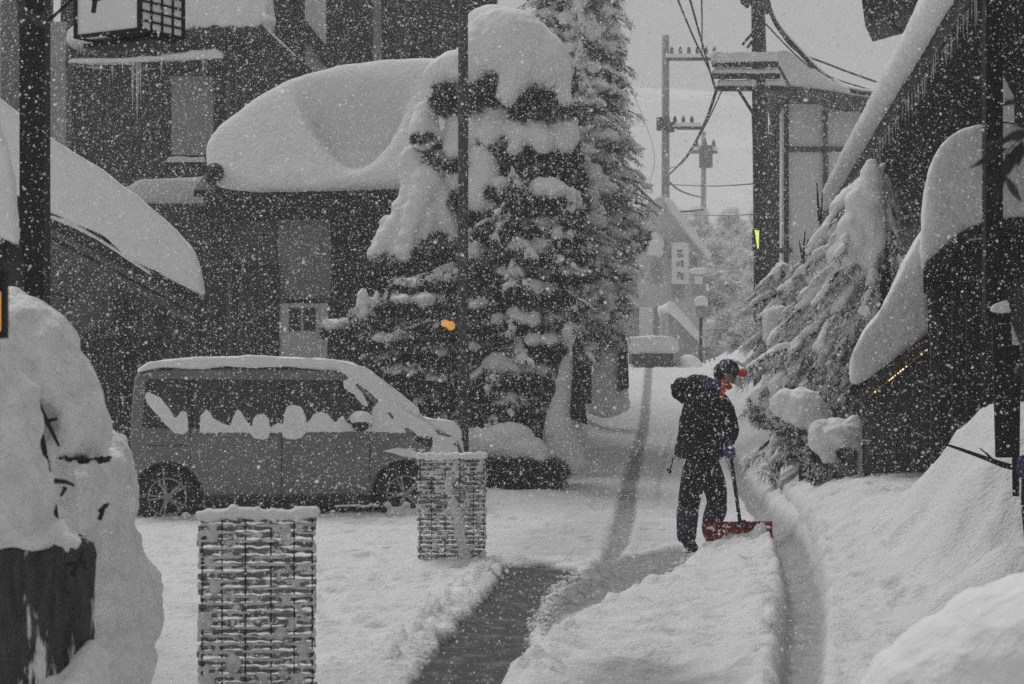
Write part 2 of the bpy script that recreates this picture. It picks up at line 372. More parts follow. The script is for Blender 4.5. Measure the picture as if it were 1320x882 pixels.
def make_ground():
    xs = np.concatenate([np.linspace(-70, -9, 40), np.arange(-8.9, -4.2, .12), np.arange(-4.2, 4.6, .032), np.arange(4.6, 8.5, .12), np.linspace(8.6, 70, 40)])
    ys = np.concatenate([np.linspace(-25, 8, 24), np.arange(8.1, 10, .1), np.arange(10, 24, .038), np.arange(24, 50, .12), np.linspace(50.3, 245, 110)])
    XX, YY = np.meshgrid(xs, ys); X = XX.ravel(); Y = YY.ravel()
    z = gbase(X, Y)
    P = np.stack([X, Y, np.zeros_like(X)], 1)
    # soft wandering edge for every mark on the ground
    jx = 0.05 * fbm(P, 3.0, 3, 3) + 0.018 * fbm(P, 14, 2, 8); jy = 0.12 * fbm(P, 2.2, 3, 4) + 0.05 * fbm(P, 11, 2, 9)
    XJ, YJ = X + jx, Y + jy
    snow = 0.035 + 0.018 * fbm(P * [1, .6, 1], 1.4, 3, 11) + 0.008 * fbm(P * [.35, 1.6, 1], 5, 3, 12)
    lump = np.maximum(0, fbm(P, 9, 3, 21)) ** 1.5
    # ridges left by the shovel across the lot, and trodden dents
    rg = 1 - np.abs(fbm(P * [.28, 1.5, 1], 1.5, 3, 14)) * 5
    snow += .026 * np.clip(rg, 0, 1) ** 2 * sstep(X, 2.6, 1.2)
    rf = random.Random(31)
    spots = [(rf.uniform(-1.8, 1.9), rf.uniform(13.5, 24)) for _ in range(70)] + [(rf.uniform(-3.0, -.6), rf.uniform(11, 17)) for _ in range(40)] + [(rf.uniform(1.9, 3.4), rf.uniform(12.5, 19)) for _ in range(40)]
    dent = np.zeros_like(X)
    for (fx, fy) in spots:
        a = rf.uniform(-.5, .5); m_ = (np.abs(X - fx) < .5) & (np.abs(Y - fy) < .5)
        u = (X[m_] - fx) * math.cos(a) + (Y[m_] - fy) * math.sin(a); v = -(X[m_] - fx) * math.sin(a) + (Y[m_] - fy) * math.cos(a)
        q = np.sqrt((u / .075) ** 2 + (v / .17) ** 2); dent[m_] += -.030 * (1 - sstep(q, .6, 1.05)) + .012 * np.exp(-((q - 1.25) / .25) ** 2)
    snow = snow + dent
    lump2 = np.maximum(0, fbm(P, 17, 3, 22)) + .5 * lump
    slush = np.zeros_like(X); asph = np.zeros_like(X)
    # deep fresh snow lane in front of the person
    lane = [G(*p) for p in [(897, 722), (950, 700), (1000, 700), (1018, 722), (1016, 780), (1006, 882), (1002, 960), (600, 960), (655, 885), (700, 845), (745, 808), (800, 778), (860, 752)]]
    d = inpoly(XJ, YJ, lane)
    k = sstep(d, -0.02, 0.10)
    snow += k * (0.065 + 0.035 * fbm(P, 5, 3, 31)) + 0.07 * lump * np.exp(-((d - .08) / .14) ** 2) * 1.2
    # snow cushions right of the curving track
    xc = 1.3 + 0.093 * (Y - 18)
    right = sstep(X - (xc + .45), 0, .35)
    snow += right * (0.08 + 0.06 * fbm(P * [1, .5, 1], 1.8, 5, 41, .6) + .05 * lump)
    # scraped lane (grey, packed)
    scr = [G(*p) for p in [(702, 832), (690, 806), (712, 780), (738, 752), (775, 728), (830, 716), (885, 711), (896, 720), (862, 746), (800, 772), (745, 800), (716, 822), (708, 850)]]
    d = inpoly(XJ, YJ, scr); k = sstep(d, -0.06, 0.08); slush = np.maximum(slush, k * 0.85); snow = snow * (1 - k) + 0.012 * k
    # light scrape band left of the person and broad scraped parking area
    d = inpoly(XJ, YJ, [G(*p) for p in [(628, 700), (760, 668), (860, 680), (880, 702), (760, 730), (640, 732)]])
    slush = np.maximum(slush, 0.28 * sstep(d, -.3, .5))
    # wheel tracks
    def track(px, wpx, amt, dent, ridge=0.0, cap=0.03):
        nonlocal slush, snow
        pts = [G(x, y) for x, y in px]; wd = [ww * p[1] / FPX / 2 for ww, p in zip(wpx, pts)]
        d, hw, sd = polydist(X + jx * .3, Y + jy * .2, pts, wd)
        k = 1 - sstep(d, hw * .75, hw * 1.25 + .012)
        snow = snow * (1 - k * dent) + 0.008 * k
        snow = snow + ridge * np.exp(-((d - hw * 1.6) / .05) ** 2) * (0.6 + lump)
        slush = np.maximum(slush * (1 - .0 * k), k * amt)
    track([(838, 530), (830, 552), (820, 590), (811, 630), (805, 672), (798, 706), (780, 735)], [8, 12, 16, 20, 26, 26, 16], .82, .9, .012)
    track([(925, 560), (938, 590), (950, 618), (962, 645), (985, 678), (1012, 712), (1030, 745), (1038, 790), (1038, 830), (1034, 882), (1030, 960)],
          [6, 10, 14, 18, 24, 34, 44, 48, 48, 48, 52], .70, .9, .02)
    track([(1003, 640), (1030, 672), (1050, 715), (1060, 770), (1060, 800)], [4, 5, 6, 8, 4], .35, .6, .02)
    track([(868, 560), (858, 590), (850, 622), (846, 650)], [4, 5, 6, 5], .28, .4)
    # cleared asphalt wedge
    wed = [G(*p) for p in [(652, 736), (700, 733), (744, 739), (738, 752), (704, 776), (690, 806), (684, 838), (655, 884), (630, 960), (480, 960), (528, 882), (566, 838), (600, 800), (636, 762)]]
    d = inpoly(XJ, YJ, wed); k = sstep(d, -0.012, 0.022)
    asph = k; snow = snow * (1 - k) + 0.002 * k
    snow += 0.055 * np.exp(-((d + .16) / .12) ** 2) * (.5 + 1.3 * lump2)        # ploughed crumbs along its edge
    # thrown-up ridge left of the wedge
    d, _, _ = polydist(XJ, YJ, [G(*p) for p in [(420, 882), (500, 845), (560, 800), (622, 752), (648, 742)]])
    snow += 0.045 * np.exp(-(d / .25) ** 2) * (.4 + 1.4 * lump2)
    # slush at the bottom of the picture
    d = inpoly(XJ, YJ, [G(*p) for p in [(715, 878), (760, 866), (830, 862), (900, 866), (990, 900), (990, 980), (640, 980)]])
    k = sstep(d + .14 * fbm(P, 6, 3, 77), 0, .35); slush = np.maximum(slush, .62 * k); snow -= .03 * k
    # snow against the posts, the screens and the van
    for (px, py, Yb, r, h) in [(582, 735, 16.9, .38, .06), (330, 905, 9.9, .4, .05), (640, 640, 24.5, 1.1, .12), (1290, 585, 12.2, .4, .35)]:
        snow += h * np.exp(-((X - XW(px, Yb)) ** 2 + (Y - Yb) ** 2) / r ** 2)
    # heap on the right beside the gate
    hp = sstep(X - (2.62 + .35 * fbm(P, .9, 2, 51)), 0, .95) * sstep(Y, 11.6, 14.4) * (1 - sstep(Y, 14.6, 16.8))
    snow += 1.02 * hp * (0.92 + 0.14 * fbm(P, 1.2, 3, 52))
    hp = sstep(X - 2.2, 0, 2.0) * sstep(Y, 8.5, 12) * (1 - sstep(Y, 13, 17)); snow += .30 * hp * (1 + .3 * fbm(P, .8, 3, 53))
    # ploughed banks along both sides of the far street
    far = sstep(Y, 26, 34)
    snow += far * .25 * (fbm(P, .6, 4, 61) + .2) * np.where(np.abs(X - xc) > 1.6, 1, .12)
    z = z + np.maximum(snow, 0.0)
    z = z + (0.009 * fbm(P, 20, 3, 71) + .022 * fbm(P * [1, .7, 1], 6, 3, 72) + .03 * np.maximum(0, fbm(P, 11, 2, 73) - .25)) * (1 - asph) * (1 - .7 * slush) * sstep(Y, 3, 9)
    V = np.stack([X, Y, z], 1)
    nx, ny = len(xs), len(ys)
    idx = np.arange(nx * ny).reshape(ny, nx)
    Fq = np.stack([idx[:-1, :-1], idx[:-1, 1:], idx[1:, 1:], idx[1:, :-1]], -1).reshape(-1, 4)
    me = bpy.data.meshes.new('snowy_ground'); me.vertices.add(len(V)); me.vertices.foreach_set('co', V.astype(np.float32).ravel())
    me.loops.add(Fq.size); me.loops.foreach_set('vertex_index', Fq.astype(np.int32).ravel())
    me.polygons.add(len(Fq)); me.polygons.foreach_set('loop_start', np.arange(0, Fq.size, 4, dtype=np.int32))
    me.polygons.foreach_set('use_smooth', [True] * len(Fq)); me.update(calc_edges=True)
    for nm, a in (('slush', slush), ('asphalt', asph)):
        at = me.attributes.new(nm, 'FLOAT', 'POINT'); at.data.foreach_set('value', a.astype(np.float32))
    m = bpy.data.materials.new('snow_and_asphalt'); m.use_nodes = True
    nt = m.node_tree; N = nt.nodes; L = nt.links; bs = N['Principled BSDF']; bs.inputs['Specular IOR Level'].default_value = .25
    tc = N.new('ShaderNodeTexCoord')
    def noise(sc, det=5, st=(1, 1, 1), ro=.6):
        mp = N.new('ShaderNodeMapping'); mp.inputs['Scale'].default_value = st; L.new(tc.outputs['Object'], mp.inputs[0])
        n = N.new('ShaderNodeTexNoise'); n.inputs['Scale'].default_value = sc; n.inputs['Detail'].default_value = det; n.inputs['Roughness'].default_value = ro
        L.new(mp.outputs[0], n.inputs['Vector']); return n.outputs[0]
    def rng(o, a, b, c=0.0, d=1.0):
        r = N.new('ShaderNodeMapRange'); r.inputs[1].default_value = a; r.inputs[2].default_value = b; r.inputs[3].default_value = c; r.inputs[4].default_value = d
        L.new(o, r.inputs[0]); return r.outputs[0]
    def mix(f, a, b):
        x = N.new('ShaderNodeMix'); x.data_type = 'RGBA'
        for i, s in ((0, f), (6, a), (7, b)):
            if hasattr(s, 'links'): L.new(s, x.inputs[i])
            elif i == 0: x.inputs[0].default_value = s
            else: x.inputs[i].default_value = (s, s, s, 1)
        return x.outputs[2]
    def math_(op, a, b):
        x = N.new('ShaderNodeMath'); x.operation = op
        for i, s in ((0, a), (1, b)):
            if hasattr(s, 'links'): L.new(s, x.inputs[i])
            else: x.inputs[i].default_value = s
        return x.outputs[0]
    sn = mix(rng(noise(2.2), .3, .7), .76, .86)
    # horizontal scraping marks: thin grey bands in the packed snow
    sn = mix(rng(noise(3.5, 6, (.35, 2.6, 1)), .56, .72, 0, .22), sn, .45)
    sl = mix(rng(noise(14, 6, (1.6, .5, 1)), .32, .68), .08, .25)
    A = N.new('ShaderNodeAttribute'); A.attribute_name = 'slush'
    B = N.new('ShaderNodeAttribute'); B.attribute_name = 'asphalt'
    f = math_('MULTIPLY', A.outputs['Fac'], rng(noise(9, 5), .25, .6, .72, 1.0))
    c = mix(f, sn, sl)
    asp = mix(rng(noise(40, 4), .3, .7), .028, .05)
    asp = mix(rng(noise(3.4, 8, (1.5, 1.1, 1), .72), .50, .74, 0, .6), asp, .40)
    asp = mix(rng(noise(16, 6, (1, 1, 1), .7), .60, .70, 0, .6), asp, .5)       # thin smears of snow left on the asphalt
    c = mix(B.outputs['Fac'], c, asp)
    L.new(c, bs.inputs['Base Color'])
    L.new(rng(B.outputs['Fac'], 0, 1, .85, .55), bs.inputs['Roughness'])
    bp = N.new('ShaderNodeBump'); bp.inputs['Strength'].default_value = .9; bp.inputs['Distance'].default_value = .03
    L.new(noise(30, 6), bp.inputs['Height']); L.new(bp.outputs[0], bs.inputs['Normal'])
    me.materials.append(m)
    o = put('snowy_ground', me); o['kind'] = 'structure'
    o['label'] = 'snow covered street with wheel tracks and a cleared wedge of asphalt'
    return o
make_ground()

# ------------------------------------------------------------------ buildings
def pbox(mb, x0, y0, x1, y1, Y, depth):
    a = W(x0, y1, Y); b = W(x1, y0, Y)
    return mb.box(((a.x + b.x) / 2, Y + depth / 2, (a.z + b.z) / 2), (b.x - a.x, depth, b.z - a.z))
def part(parent, name, x0, y0, x1, y1, Y, depth, m, **k):
    return pbox(MB(), x0, y0, x1, y1, Y, depth).build(name, MT[m] if isinstance(m, str) else m, parent, **k)
def copies(parent, name, me, places):
    """alike pieces sharing one mesh; places: (x, y, z) or ((x,y,z), rot)"""
    for p in places:
        o = bpy.data.objects.new(name, me); COL.objects.link(o)
        if parent is not None:
            o.parent = parent; bpy_inv(o, parent)
        if len(p) == 2: o.location, o.rotation_euler = p
        else: o.location = p
def boxmesh(name, size, m):
    return MB().box((0, 0, 0), size).mesh(name, MT[m])

# --- entrance hall under the great pillow of snow
def entrance_hall():
    Y = 31.0
    b = thing('entrance_hall', 'dark timber inn entrance hall under one huge rounded pillow of roof snow behind the minivan', 'building', (-3, Y, 0))
    YW = 33.0
    part(b, 'wall', 262, 240, 740, 560, YW + .12, 2.5, 'plaster_dark'); part(b, 'side_wall', 120, 276, 261, 560, YW + .12, 1.0, 'plaster_dark')
    # vertical wall boards left and right of the pale door bay
    bh = ZW(262, YW) - 0.1
    me = boxmesh('wall_board', (.27, .05, bh), 'wood_dark')
    copies(b, 'wall_board', me, [(XW(130, YW) + .3 * i, YW + .08 + (i % 3) * .006, .1 + bh / 2) for i in range(8)])
    copies(b, 'wall_board', me, [(XW(432, YW) + .3 * i, YW + .08 + (i % 3) * .006, .1 + bh / 2) for i in range(12)])
    # roof slab and eave
    mb = MB(); z0 = ZW(243, Y - 1.4)
    mb.prism([(XW(268, Y), Y - 1.4, z0 - .02), (XW(268, Y), Y - 1.4, z0 - .12), (XW(268, Y), YW + 2.6, z0 + 1.7), (XW(268, Y), YW + 2.6, z0 + 1.85)], (XW(745, Y) - XW(268, Y), 0, 0))
    mb.build('roof', MT['wood_black'], b)
    part(b, 'fascia', 266, 245, 745, 270, Y - 1.3, .08, 'wood_black')
    rm = MB().beam((0, 0, 0), (0, 3.2, .6), .09, .14).mesh('rafter', MT['wood_black'])
    copies(b, 'rafter', rm, [(XW(272, Y) + .42 * i, Y - 1.15, z0 - .32) for i in range(13)])
    part(b, 'wall_beam', 262, 256, 745, 282, YW - .3, .22, 'wood_black')
    # pale bay: plaster above, boarded door with two small windows below
    part(b, 'plaster_panel', 358, 282, 426, 386, YW, .08, 'plaster')
    part(b, 'plaster_panel', 300, 285, 356, 342, YW, .08, 'plaster_dark')
    part(b, 'wall_beam', 300, 341, 360, 347, YW - .08, .12, 'wood_black')
    part(b, 'wall_beam', 358, 385, 426, 391, YW - .08, .12, 'wood_black')
    d = part(b, 'door', 360, 391, 422, 520, YW - .05, .07, 'plaster_white')
    for x in (373, 392):
        f = part(d, 'window_frame', x - 1, 397, x + 14, 427, YW - .075, .03, 'wood_grey')
        part(d, 'pane', x + 1, 400, x + 12, 424, YW - .085, .02, 'glass')
    part(b, 'post', 292, 345, 299, 560, YW - .55, .1, 'wood_grey')
    part(b, 'post', 426, 262, 436, 560, YW - .5, .14, 'wood_black')
    part(b, 'post', 352, 345, 359, 560, YW - .1, .12, 'wood_black')
    # sliding lattice beside the door
    lm = boxmesh('lattice_bar', (.035, .04, ZW(347, YW) - .3), 'wood_grey')
    copies(b, 'lattice_bar', lm, [(XW(312 + i * 5.2, YW), YW - .03, (ZW(347, YW) + .3) / 2) for i in range(8)])
    part(b, 'lattice_back', 308, 347, 353, 560, YW + .02, .04, 'glass_grey')
    part(b, 'lattice_rail', 308, 410, 353, 415, YW - .06, .03, 'wood_black')
    part(b, 'canopy_board', 262, 336, 298, 342, YW - .8, .5, 'wood_grey')
    # snow pillow with the scooped hollow
    mb = MB()
    mb.prism([W(x, y, Y - 1.7) for x, y in [(264, 208), (262, 186), (280, 160), (325, 126), (372, 98), (430, 80), (490, 72), (560, 70), (620, 76), (700, 105), (742, 150), (748, 243), (600, 243), (500, 243), (400, 246), (330, 246), (285, 242), (268, 232)]], (0, 3.6, 0))
    zb = ZW(244, Y - 1.7)
    def lean(P):
        h = np.clip(P[:, 2] - zb, 0, 3)
        Q = P.copy(); Q[:, 1] += .75 * h
        sc = np.clip(Q[:, 1] / np.maximum(P[:, 1], 1), 1, 1.12)
        Q[:, 2] = CZ + (P[:, 2] - CZ) * (1 + (sc - 1) * .9); Q[:, 0] = P[:, 0] * (1 + (sc - 1) * .9)
        px = 660 + Q[:, 0] * FPX / Q[:, 1]; py = 481 - (Q[:, 2] - CZ) * FPX / Q[:, 1]
        front = 1 - sstep(P[:, 1], Y - .9, Y + .2)
        # hollow: opens gently at its top, ends in a crisp u shaped lip
        U = 219 - 74 * ((px - 456) / 66) ** 2
        side = 1 - sstep(np.abs(px - 458), 52, 92)
        e = sstep(U - py, -2, 11) * sstep(py, 96, 196) * side
        Q[:, 1] += front * .85 * e
        ledge = sstep(U - py, 2, 10) * sstep(py, 182, 190) * side * (1 + .5 * fbm(P, 5, 2, 9))
        Q[:, 1] -= front * .22 * ledge
        return Q
    vox('snow_cover', mb, .075, 14, .05, .9, .012, 6, parent=b, fn=lean, seed=3)
    mb = MB()
    pell(mb, 277, 222, 12, 12, Y - 1.6, .3); pell(mb, 272, 234, 6, 4, Y - 1.7, .3)
    mb.build('eave_tile_end', MT['wood_black'], b, smooth=True)
entrance_hall()

# --- two storey rear house at the upper left
def rear_house():
    Y = 37.0
    b = thing('timber_house', 'dark two storey timber house with a pale shuttered window and snow lipped eaves, upper left', 'building', (-9, Y, 0))
    part(b, 'wall', 78, -120, 345, 560, Y, 4, 'wood_dark')
    part(b, 'gable_wall', 300, -160, 640, 330, Y + 3, 3, 'wood_black')
    part(b, 'corner_wall', 0, -60, 36, 330, Y - .9, 2.0, 'plaster_dark')
    part(b, 'plaster_wall', 54, 28, 85, 330, Y - .6, .5, 'plaster')
    bm_ = boxmesh('wall_board', (.24, .05, 3.4), 'wood_dark')
    copies(b, 'wall_board', bm_, [(XW(88, Y) + .27 * i, Y - .04 - (i % 3) * .007, ZW(150, Y)) for i in range(10)])
    f = part(b, 'window', 216, 92, 279, 208, Y - .12, .10, 'wood_black')
    part(f, 'shutter', 221, 98, 275, 200, Y - .16, .06, 'plaster')
    part(b, 'window_sill', 212, 207, 268, 213, Y - .3, .3, 'wood_black')
    mb = MB(); mb.ppoly([(214, 209), (216, 203), (228, 201), (248, 203), (262, 202), (266, 209)], Y - .34, Y - .04); mb.build('sill_snow', MT['snow'], b)
    # narrow pent roof and its snow
    mb = MB(); mb.ppoly([(84, 84), (84, 78), (290, 70), (292, 78)], Y - 1.1, Y); mb.build('pent_roof', MT['wood_black'], b)
    mb = MB(); mb.ppoly([(84, 80), (92, 74), (150, 74), (210, 70), (255, 63), (278, 61), (289, 68), (288, 76), (200, 79), (120, 82)], Y - 1.2, Y - .3)
    vox('pent_roof_snow', mb, .05, 4, .03, 3, 0, parent=b)
    # upper roof with its scalloped snow
    mb = MB(); mb.ppoly([(85, 50), (85, 36), (336, 30), (344, 40), (330, 46)], Y - 1.3, Y + .6); mb.build('roof', MT['wood_black'], b)
    mb = MB(); mb.ppoly([(84, 55), (84, 40), (215, -60), (330, -60), (338, -20), (344, 8), (338, 30), (326, 36), (318, 31), (308, 37), (298, 32), (288, 38), (276, 33), (264, 39), (252, 33), (240, 40), (225, 34), (170, 44)], Y - 1.4, Y + .3)
    vox('roof_snow', mb, .07, 8, .05, 1.5, .01, 6, parent=b)
    # eave gutter and descending barge board with snow
    mb = MB(); mb.beam(W(330, 40, Y - 1.2), W(397, 98, Y - 1.0), .2, .22); mb.build('barge_board', MT['wood_black'], b)
    mb = MB(); mb.beam(W(338, 34, Y - 1.2), W(396, 90, Y - 1.0), .2, .07); pell(mb, 345, 27, 8, 9, Y - 1.2, .3); vox('barge_snow', mb, .035, 3, .015, 5, 0, parent=b)
    bt = boxmesh('barge_batten', (.05, .06, .28), 'wood_black')
    copies(b, 'barge_batten', bt, [tuple(W(343 + i * 6, 50 + i * 5.4, Y - 1.3)) for i in range(8)])
    # downpipes and posts
    for x in (293, 303, 312): part(b, 'downpipe', x, 80, x + 4, 230, Y - .35, .06, 'wood_grey')
    # pale posts of the upper gable
    part(b, 'pale_post', 393, -60, 419, 92, Y + 1.6, .25, 'plaster_white'); part(b, 'pale_post', 481, -60, 491, 92, Y + 1.6, .2, 'wood_pale')
    part(b, 'pale_post', 520, -60, 526, 80, Y + 1.6, .2, 'wood_grey')
    mb = MB(); mb.beam(W(385, 30, Y + 1.4), W(428, 82, Y + 1.4), .2, .26); mb.build('brace', MT['wood_black'], b); mb = MB(); mb.beam(W(500, -20, Y + 1.4), W(548, 70, Y + 1.4), .1, .1); mb.build('brace', MT['wood_black'], b)
    mb = MB(); pbox(mb, 300, 60, 640, 95, Y + 2.2, .3); mb.build('lower_beam', MT['wood_black'], b)
    cm = boxmesh('gable_board', (.4, .06, 2.6), 'wood_dark')
    copies(b, 'gable_board', cm, [(XW(335, Y + 3) + .46 * i, Y + 2.94 - (i % 2) * .02, ZW(20, Y + 3)) for i in range(9)])
    # icicles under the pent roof
    mb = MB()
    for x, l, r in [(171, 66, 2.2), (177, 80, 2.6), (181, 52, 1.6), (145, 26, 1.5), (208, 22, 1.5), (120, 18, 1.2), (262, 20, 1.5), (158, 16, 1.2)]:
        p = W(x, 79, Y - 1.15); q = W(x, 79 + l, Y - 1.15); mb.tube([p, (p + q) / 2, q], [r * .0144, r * .0100, .003], 6)
    mb.build('icicle_row', MT['ice'], b, smooth=True, kind='stuff')
    # low canopy roof with flat snow
    mb = MB(); mb.ppoly([(165, 272), (165, 262), (272, 262), (272, 272)], Y - 2.6, Y - .5); mb.build('canopy_roof', MT['wood_black'], b)
    mb = MB(); mb.ppoly([(160, 266), (162, 240), (180, 231), (225, 228), (275, 226), (282, 262), (270, 268)], Y - 2.8, Y - .8)
    vox('canopy_snow', mb, .06, 7, .03, 2, 0, parent=b)
rear_house()

# --- snow topped roof slope running down at the upper middle, behind the pine
def far_roof():
    b = thing('gabled_roof_house', 'dark house gable with a snow edged slope falling behind the top of the pruned pine', 'building', (-1.2, 41, 0))
    mb = MB(); mb.ppoly([(548, -40), (600, 45), (640, 60), (640, 330), (500, 330), (500, -40)], 42, 46); mb.build('wall', MT['wood_dark'], b)
    mb = MB(); mb.ppoly([(540, -46), (604, 50), (625, 62), (640, 40), (600, -46)], 41.2, 44); vox('snow_cover', mb, .09, 5, .04, 1.5, 0, parent=b)
far_roof()

# --- nearer lean-to roof sweeping down from the left edge
def lean_to():
    Y = 25.2
    b = thing('lean_to', 'low lean to roof with thick sloping snow and timber brackets, left edge', 'building', (XW(120, Y), Y + 1, 0))
    mb = MB(); mb.ppoly([(-80, 190), (-80, 214), (262, 398), (262, 386)], Y, Y + 3.2, sk=-0.165); mb.build('roof', MT['wood_black'], b)
    mb = MB(); mb.ppoly([(-80, 215), (-80, 226), (250, 402), (252, 394)], Y + .05, Y + .12, sk=-0.165); mb.build('fascia', MT['wood_grey'], b)
    mb = MB(); mb.ppoly([(-80, 232), (-80, 238), (246, 410), (246, 403)], Y + .3, Y + 3.1, sk=-0.165); mb.build('soffit', MT['plaster_dark'], b)
    rm = MB().beam(W(56, 298, Y + .2), W(240, 402, Y + .2), .06, .09).mesh('rafter', MT['wood_grey'])
    copies(b, 'rafter', rm, [(0, .3 + .55 * i, 0) for i in range(5)])
    # gable infill, posts and brackets
    mb = MB(); mb.ppoly([(56, 300), (200, 390), (200, 660), (56, 660)], Y + 1.9, Y + 2.05, sk=-0.165); mb.build('wall', MT['plaster_dark'], b)
    part(b, 'wall_post', 146, 385, 160, 650, Y + 1.7, .16, 'wood_dark'); part(b, 'wall_post', 200, 395, 210, 650, Y + 1.75, .1, 'wood_dark')
    mb = MB(); mb.beam(W(92, 440, Y + .5), W(214, 398, Y + .5), .05, .055); mb.build('bracket', MT['wood_black'], b)
    mb = MB(); mb.beam(W(92, 441, Y + .56), W(222, 436, Y + .56), .05, .05); mb.build('bracket_rail', MT['wood_black'], b)
    mb = MB(); mb.beam(W(96, 392, Y + .5), W(60, 372, Y + .5), .05, .05); mb.build('bracket', MT['wood_black'], b)
    mb = MB(); pbox(mb, 120, 318, 190, 352, Y + 1.6, .2); mb.build('wall_beam', MT['wood_grey'], b)
    bm_ = boxmesh('wall_board', (.17, .03, 2.1), 'wood_dark')
    copies(b, 'wall_board', bm_, [(XW(62, Y + 1.85) + .2 * i, Y + 1.86 - (i % 2) * .012, 1.05) for i in range(8)])
    mb = MB(); mb.ppoly([(-90, 190), (-90, 60), (0, 126), (60, 172), (130, 216), (190, 262), (232, 296), (252, 322), (262, 350), (266, 384), (240, 370), (200, 350), (166, 334), (135, 305), (100, 290), (40, 262)], Y - .25, Y + 2.9, sk=-0.165)
    vox('snow_cover', mb, .06, 7, .045, 1.2, .012, 7, parent=b, seed=8)
    mb = MB(); mb.ppoly([(40, 272), (60, 274), (130, 312), (168, 338), (196, 356), (196, 350), (150, 320), (90, 282)], Y - .12, Y + .3, sk=-0.165)
    vox('eave_snow', mb, .03, 2, .012, 5, 0, parent=b)
    mb = MB()
    for x, y in [(74, 268), (106, 285), (113, 290), (124, 295), (152, 316), (200, 352)]: pell(mb, x, y, 6, 3.4, Y - .14, .06, rot=(0, .5, 0))
    mb.build('tile_edge', MT['wood_black'], b, smooth=True, kind='stuff')
lean_to()

# --- far left snowy wall end with dark ledge
def left_pillar():
    b = thing('gate_pillar', 'snow plastered wall end with a dark ledge cut off by the left edge', 'wall', W(-20, 700, 10.5))
    part(b, 'pillar', -120, 330, 2, 900, 10.8, .5, 'wood_dark')
    part(b, 'ledge', -120, 312, 10, 334, 10.4, .3, 'wood_black')
    mb = MB(); mb.ppoly([(-140, 316), (-140, 60), (-30, 80), (-4, 140), (12, 190), (20, 240), (24, 312), (10, 306), (-10, 300)], 10.3, 11.2, sk=-.27)
    vox('snow_cover', mb, .03, 4, .03, 3, .012, 9, parent=b)
left_pillar()

# --- black square post, upper left, with the lantern box hung from it
def black_post(name, label, x0, x1, ytop, ybot, Y, d, extra=None):
    b = thing(name, label, 'post', (XW((x0 + x1) / 2, Y), Y, 0))
    part(b, 'shaft', x0, ytop, x1, ybot, Y, d, 'wood_black')
    return b
p = black_post('timber_post', 'tall black square post in front of the lean to, beside the white lantern box', 25, 57, -200, 760, 12, .16)
mb = MB(); mb.tube([W(20, -20, 11.95), W(30, 14, 11.9), W(52, 30, 11.9), W(60, 18, 11.9)], .028, 8); mb.build('bracket', MT['post_metal'], p, smooth=True); mb = MB(); pell(mb, 30, 22, 9, 13, 11.9, .05); mb.build('insulator', MT['post_metal'], p, smooth=True)
mb = MB(); mb.beam(W(52, 36, 11.95), W(104, -10, 11.95), .015, .015); mb.build('stay_wire', MT['wood_black'], p)

def lantern_box():
    Y = 11.2; s = Y / FPX
    # seen from below: front face, lattice face turned right, and underside
    x0, x1, zt, zb = XW(104, Y), XW(214, Y), ZW(-70, Y), ZW(42, Y)
    cx, cy = (x0 + x1) / 2, Y + .18
    wd, dp, h = x1 - x0, .36, zt - zb
    t = thing('lantern_box', 'white rectangular lantern box with black lattice end hanging at the top left', 'lantern', (cx, cy, zb), (0, 0, -.55), world=False)
    MB().box((0, 0, h / 2), (wd, dp, h)).build('lamp_body', MT['lamp_box'], t)
    fr = MB()
    for sx in (-1, 1):
        for sy in (-1, 1): fr.box((sx * wd / 2, sy * dp / 2, h / 2), (.022, .022, h + .02))
    for z in (0, h):
        for sy in (-1, 1): fr.box((0, sy * dp / 2, z), (wd - .022, .02, .02))
        for sx in (-1, 1): fr.box((sx * wd / 2, 0, z), (.02, dp - .022, .02))
    fr.build('frame', MT['ink'], t)
    bar = boxmesh('lattice_bar', (.010, .010, h - .02), 'ink')
    copies(t, 'lattice_bar', bar, [(wd / 2 + .006, -dp / 2 + dp * k / 4, h / 2) for k in (1, 2, 3)])
    bar = boxmesh('lattice_bar', (.010, dp - .024, .010), 'ink')
    copies(t, 'lattice_bar', bar, [(wd / 2 + .008, 0, h * k / 9) for k in range(1, 9)])
    bar = boxmesh('lattice_bar', (wd * .55, .010, .010), 'ink')
    copies(t, 'lattice_bar', bar, [(wd * .2, -dp / 2 + dp * k / 4, -.006) for k in (1, 2, 3)])
    bar = boxmesh('lattice_bar', (.010, dp - .024, .010), 'ink')
    copies(t, 'lattice_bar', bar, [(-wd * .05 + wd * .09 * k, 0, -.008) for k in range(6)])
    m = MB(); m.box((-.10, -dp / 2 - .003, .16), (.03, .005, .07), (0, .2, 0)); m.box((-.085, -dp / 2 - .003, .20), (.06, .005, .02)); m.build('painted_character', MT['ink'], t)
    m = MB(); m.box((0, 0, -.035), (wd + .06, dp * .5, .02)); m.build('bottom_rail', MT['wood_black'], t); m = MB(); m.box((0, 0, h + .06), (wd + .1, dp + .1, .06)); m.box((-wd / 2 - .1, 0, h * .6), (.2, .03, .04)); m.build('bracket', MT['wood_black'], t)
lantern_box()

# --- dark post with an orange lamp at the left edge
t = thing('street_lantern', 'dark post with a sliver of orange lamp at the left edge', 'lamp', (XW(-6, 5.4), 5.4, 0))
part(t, 'shaft', -16, 348, 5, 436, 5.4, .05, 'wood_black'); part(t, 'lamp', -10, 376, -1.5, 427, 5.37, .02, 'lamp_orange')
part(t, 'lower_post', -22, 436, -6, 1300, 5.41, .04, 'wood_black')

